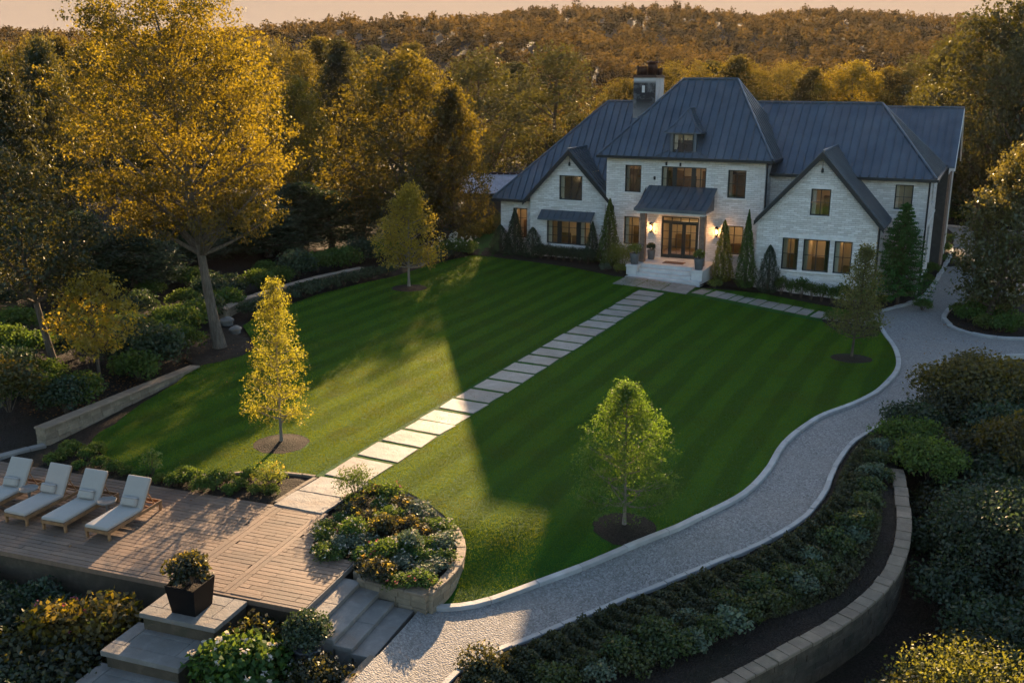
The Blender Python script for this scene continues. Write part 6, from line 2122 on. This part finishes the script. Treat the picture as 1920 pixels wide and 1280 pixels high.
def lounger(label, loc, rz, cm, recline=R(56), first=None, pill_off=0.0):
    """y points from the foot to the head; origin at the middle of the foot end"""
    t = thing('sun_lounger', label, 'sun lounger', loc, rz, 'sun loungers on the terrace')
    W, L, hz = .74, 2.05, .27
    fr = MB()
    for s in (-1, 1):
        fr.bevbox((s * W / 2 - (.03 if s > 0 else 0), 0, hz - .09), (s * W / 2 + (.03 if s < 0 else 0), L, hz), .008)
    fr.bevbox((-W / 2 + .03, 0, hz - .09), (W / 2 - .03, .035, hz - .002), .006); fr.bevbox((-W / 2 + .03, L - .035, hz - .09), (W / 2 - .03, L, hz - .002), .006)
    k = .08
    while k < 1.30:
        fr.box((-W / 2 + .03, k, hz - .035), (W / 2 - .03, k + .06, hz - .012)); k += .085
    fr.box((-W / 2 + .03, 1.62, hz - .06), (W / 2 - .03, 1.66, hz - .03)); fr.box((-W / 2 + .03, 1.85, hz - .06), (W / 2 - .03, 1.89, hz - .03))
    fr.build('frame', M_TEAK, t)
    for (sx, yy) in ((-1, .02), (1, .02), (-1, L - .09), (1, L - .09)):
        mb = MB(); x0 = sx * W / 2 - (.055 if sx > 0 else 0)
        mb.bevbox((x0, yy, 0), (x0 + .055, yy + .07, hz - .092), .008); mb.build('leg', M_TEAK, t)
    # reclining back
    yb = 1.30; Lb = .82
    Mb = Matrix.Translation((0, yb, hz - .02)) @ Matrix.Rotation(recline, 4, 'X')
    mb = MB()
    for s in (-1, 1): mb.box((s * (W / 2 - .05) - .02, 0, -.03), (s * (W / 2 - .05) + .02, Lb, 0), 0, Mb)
    q = .03
    while q < Lb - .05:
        mb.box((-W / 2 + .07, q, -.025), (W / 2 - .07, q + .055, -.005), 0, Mb); q += .085
    pr = Mb @ Vector((0, .55, -.03))
    for s in (-1, 1): mb.tube([(s * .25, pr.y, pr.z), (s * .25, 1.86, hz - .03)], .015, 6)
    mb.build('backrest_frame', M_TEAK, t)
    c = soft_box(W - .03, 1.31, .085, .03, .014, 8, 14, .4); o = c.build('seat_cushion', cm, t, True); o.location = (0, .66, hz + .001)
    c = soft_box(W - .03, .86, .085, .03, .016, 8, 10, .4); o = c.build('back_cushion', cm, t, True)
    mm = Mb @ Matrix.Translation((0, .45, .004)); o.location = mm.to_translation(); o.rotation_euler = mm.to_euler()
    c = soft_box(.48, .25, .09, .04, .055, 10, 8); o = c.build('pillow', cm, t, True)
    mm = Mb @ Matrix.Translation((-.02 + pill_off, .20, .10)) @ Matrix.Rotation(R(12), 4, 'X'); o.location = mm.to_translation(); o.rotation_euler = mm.to_euler()
    return t
for i, (a, cm, lab, po_) in enumerate(((-3.00, M_CUSH, 'teak sun lounger with grey cushion, nearest the open part of the terrace', 0), (-4.37, M_CUSH, 'teak sun lounger with grey cushion, second from the open part of the terrace', .0),
                                 (-5.60, M_CUSHW, 'teak sun lounger with wrinkled beige cushion and its pillow pushed aside', -.08), (-6.92, M_CUSH, 'teak sun lounger cut by the left picture edge', .0))):
    x, y = D2W(a, -3.26)
    lounger(lab, (x, y, .022), DA + R((0, 1.0, -1.5, .8)[i]), cm, R((57, 57, 60, 57)[i]), pill_off=po_)
# side tables
M_TABLE = flat_mat('grey_side_table', (0.17, 0.15, 0.135), .5, 0, .2, 6)
for (a, b, lab) in ((-3.70, -2.05, 'small round tray table between the two right sun loungers'), (-6.25, -2.1, 'small round tray table between the two left sun loungers')):
    x, y = D2W(a, b)
    t = thing('side_table', lab, 'side table', (x, y, .022), DA)
    mb = MB(); mb.lathe([(.0, .40), (.23, .40), (.25, .41), (.25, .455), (.235, .455), (.23, .43), (0, .43)], 24); mb.build('tray', M_TABLE, t, True)
    mb = MB(); mb.lathe([(.17, 0), (.16, .03), (.05, .06), (.035, .2), (.05, .37), (.1, .40)], 18); mb.build('pedestal', M_TABLE, t, True)

# ------------------------------------------------------------------ porch things
def pot(label, u, v, z, rs, seed, s=1.0, lm=LF_LIME):
    x, y = H2W(u, v)
    t = thing('potted_plant', label, 'potted plant', (x, y, z), 0); t.scale = (s,) * 3
    mb = MB(); mb.lathe([(.17, 0), (.20, .02), (.245, .40), (.265, .55), (.265, .58), (.23, .58), (.22, .5)], 20); mb.build('pot', M_GREYPOT, t, True)
    m2, V, ti, F = shrub(seed, rs, .5, 900, .08, 11, 6, .05, loose=.2)
    m2.build('stem', M_BARK, t, True).location = (0, 0, .5); np_mesh('foliage', V, 4, ti, lm, t).location = (0, 0, .5)
    np_mesh('blossom', F, 4, RNG.uniform(0, 1, len(F) // 4), M_PETALW, t).location = (0, 0, .5)
pot('grey pot with a pale green plant on the left porch block', 2.85, -2.62, .602, .32, 301, 1.1)
pot('grey pot with a low green plant on the right porch block', 6.72, -2.72, .602, .26, 302, 1.1)
pot('dark-leaved pot plant behind the left porch post', 3.25, -.75, .602, .25, 303, .95, LF_DARK)
x, y = H2W(4.85, -1.35)
mb = MB(); mb.bevbox((-.62, -.36, 0), (.62, .36, .018), .006)
o = mb.build('door_mat', flat_mat('brown_coir_mat', (.13, .075, .05), .95, 0, .25, 30), None, False, (x, y, .602)); o.rotation_euler = (0, 0, HA); tag(o, 'brown door mat in front of the glass entrance doors', 'door mat')

# ------------------------------------------------------------------ light, sky, air, camera
SUN_AZ, SUN_EL = R(9.5), R(13.0)         # azimuth to the right of the view, behind the house
sd = Vector((math.sin(SUN_AZ) * math.cos(SUN_EL), math.cos(SUN_AZ) * math.cos(SUN_EL), math.sin(SUN_EL)))
L = bpy.data.lights.new('sun', 'SUN'); L.energy = 5.0; L.angle = R(0.5); L.color = (1.0, 0.68, 0.38)
so = bpy.data.objects.new('sun', L); COL.objects.link(so)
so.rotation_euler = sd.to_track_quat('Z', 'Y').to_euler(); so.location = (0, 0, 60)
w = bpy.data.worlds.new('World'); SC.world = w; w.use_nodes = True
nt = w.node_tree
sky = nt.nodes.new('ShaderNodeTexSky'); sky.sky_type = 'NISHITA'; sky.sun_disc = False
sky.sun_elevation = SUN_EL; sky.sun_rotation = SUN_AZ          # rotation 0 puts the sun on +Y
sky.air_density = 1.0; sky.dust_density = 1.2; sky.ozone_density = 1.5; sky.altitude = 100
bg = nt.nodes['Background']; bg.inputs['Strength'].default_value = 0.075
# low sky on the sun's side is capped to peach, dimming the sun's glow
def wn(typ, **k):
    x = nt.nodes.new(typ)
    for q, v in k.items(): setattr(x, q, v)
    return x
tc = wn('ShaderNodeTexCoord'); sx = wn('ShaderNodeSeparateXYZ'); nt.links.new(tc.outputs['Generated'], sx.inputs[0])
lo_ = wn('ShaderNodeMapRange', interpolation_type='SMOOTHSTEP'); lo_.inputs[1].default_value = 0.13; lo_.inputs[2].default_value = 0.08
nt.links.new(sx.outputs[2], lo_.inputs[0])
dt = wn('ShaderNodeVectorMath', operation='DOT_PRODUCT'); dt.inputs[1].default_value = (math.sin(SUN_AZ), math.cos(SUN_AZ), 0); nt.links.new(tc.outputs['Generated'], dt.inputs[0])
ha = wn('ShaderNodeMapRange', interpolation_type='SMOOTHSTEP'); ha.inputs[1].default_value = 0.1; ha.inputs[2].default_value = 0.6
nt.links.new(dt.outputs['Value'], ha.inputs[0])
mu = wn('ShaderNodeMath', operation='MULTIPLY'); nt.links.new(lo_.outputs[0], mu.inputs[0]); nt.links.new(ha.outputs[0], mu.inputs[1])
glow_cap = wn('ShaderNodeMix', data_type='RGBA', blend_type='DARKEN'); glow_cap.inputs[7].default_value = (1.9, 1.36, 0.98, 1)
nt.links.new(mu.outputs[0], glow_cap.inputs[0]); nt.links.new(sky.outputs[0], glow_cap.inputs[6]); nt.links.new(glow_cap.outputs[2], bg.inputs[0])

HAZE = 0.000025
if HAZE > 0:
    m = bpy.data.materials.new('haze_air'); m.use_nodes = True
    t = m.node_tree
    for n_ in list(t.nodes): t.nodes.remove(n_)
    o_ = t.nodes.new('ShaderNodeOutputMaterial'); v_ = t.nodes.new('ShaderNodeVolumePrincipled')
    v_.inputs['Color'].default_value = (0.9, 0.82, 0.72, 1); v_.inputs['Density'].default_value = HAZE; v_.inputs['Anisotropy'].default_value = 0.4
    t.links.new(v_.outputs[0], o_.inputs['Volume'])
    mb = MB(); mb.box((-760, -66, -14), (760, 1560, 62))
    structure(mb.build('haze', m), 'stuff')

cam = bpy.data.cameras.new('camera'); co = bpy.data.objects.new('camera', cam); COL.objects.link(co)
cam.sensor_width = 36; cam.lens = CF / 1920 * 36; cam.clip_end = 4000; cam.clip_start = .1
co.location = (0, 0, CH); co.rotation_euler = (math.pi / 2 - CTH, 0, 0)
SC.camera = co
SC.view_settings.view_transform = 'Standard'; SC.view_settings.look = 'None'; SC.view_settings.gamma = 1; SC.view_settings.exposure = 2.2
SC.render.engine = 'CYCLES'
c = SC.cycles
c.max_bounces = 6; c.diffuse_bounces = 3; c.glossy_bounces = 3; c.transmission_bounces = 4; c.transparent_max_bounces = 8; c.volume_bounces = 0
c.sample_clamp_indirect = 4; c.use_denoising = True; c.caustics_reflective = False; c.caustics_refractive = False
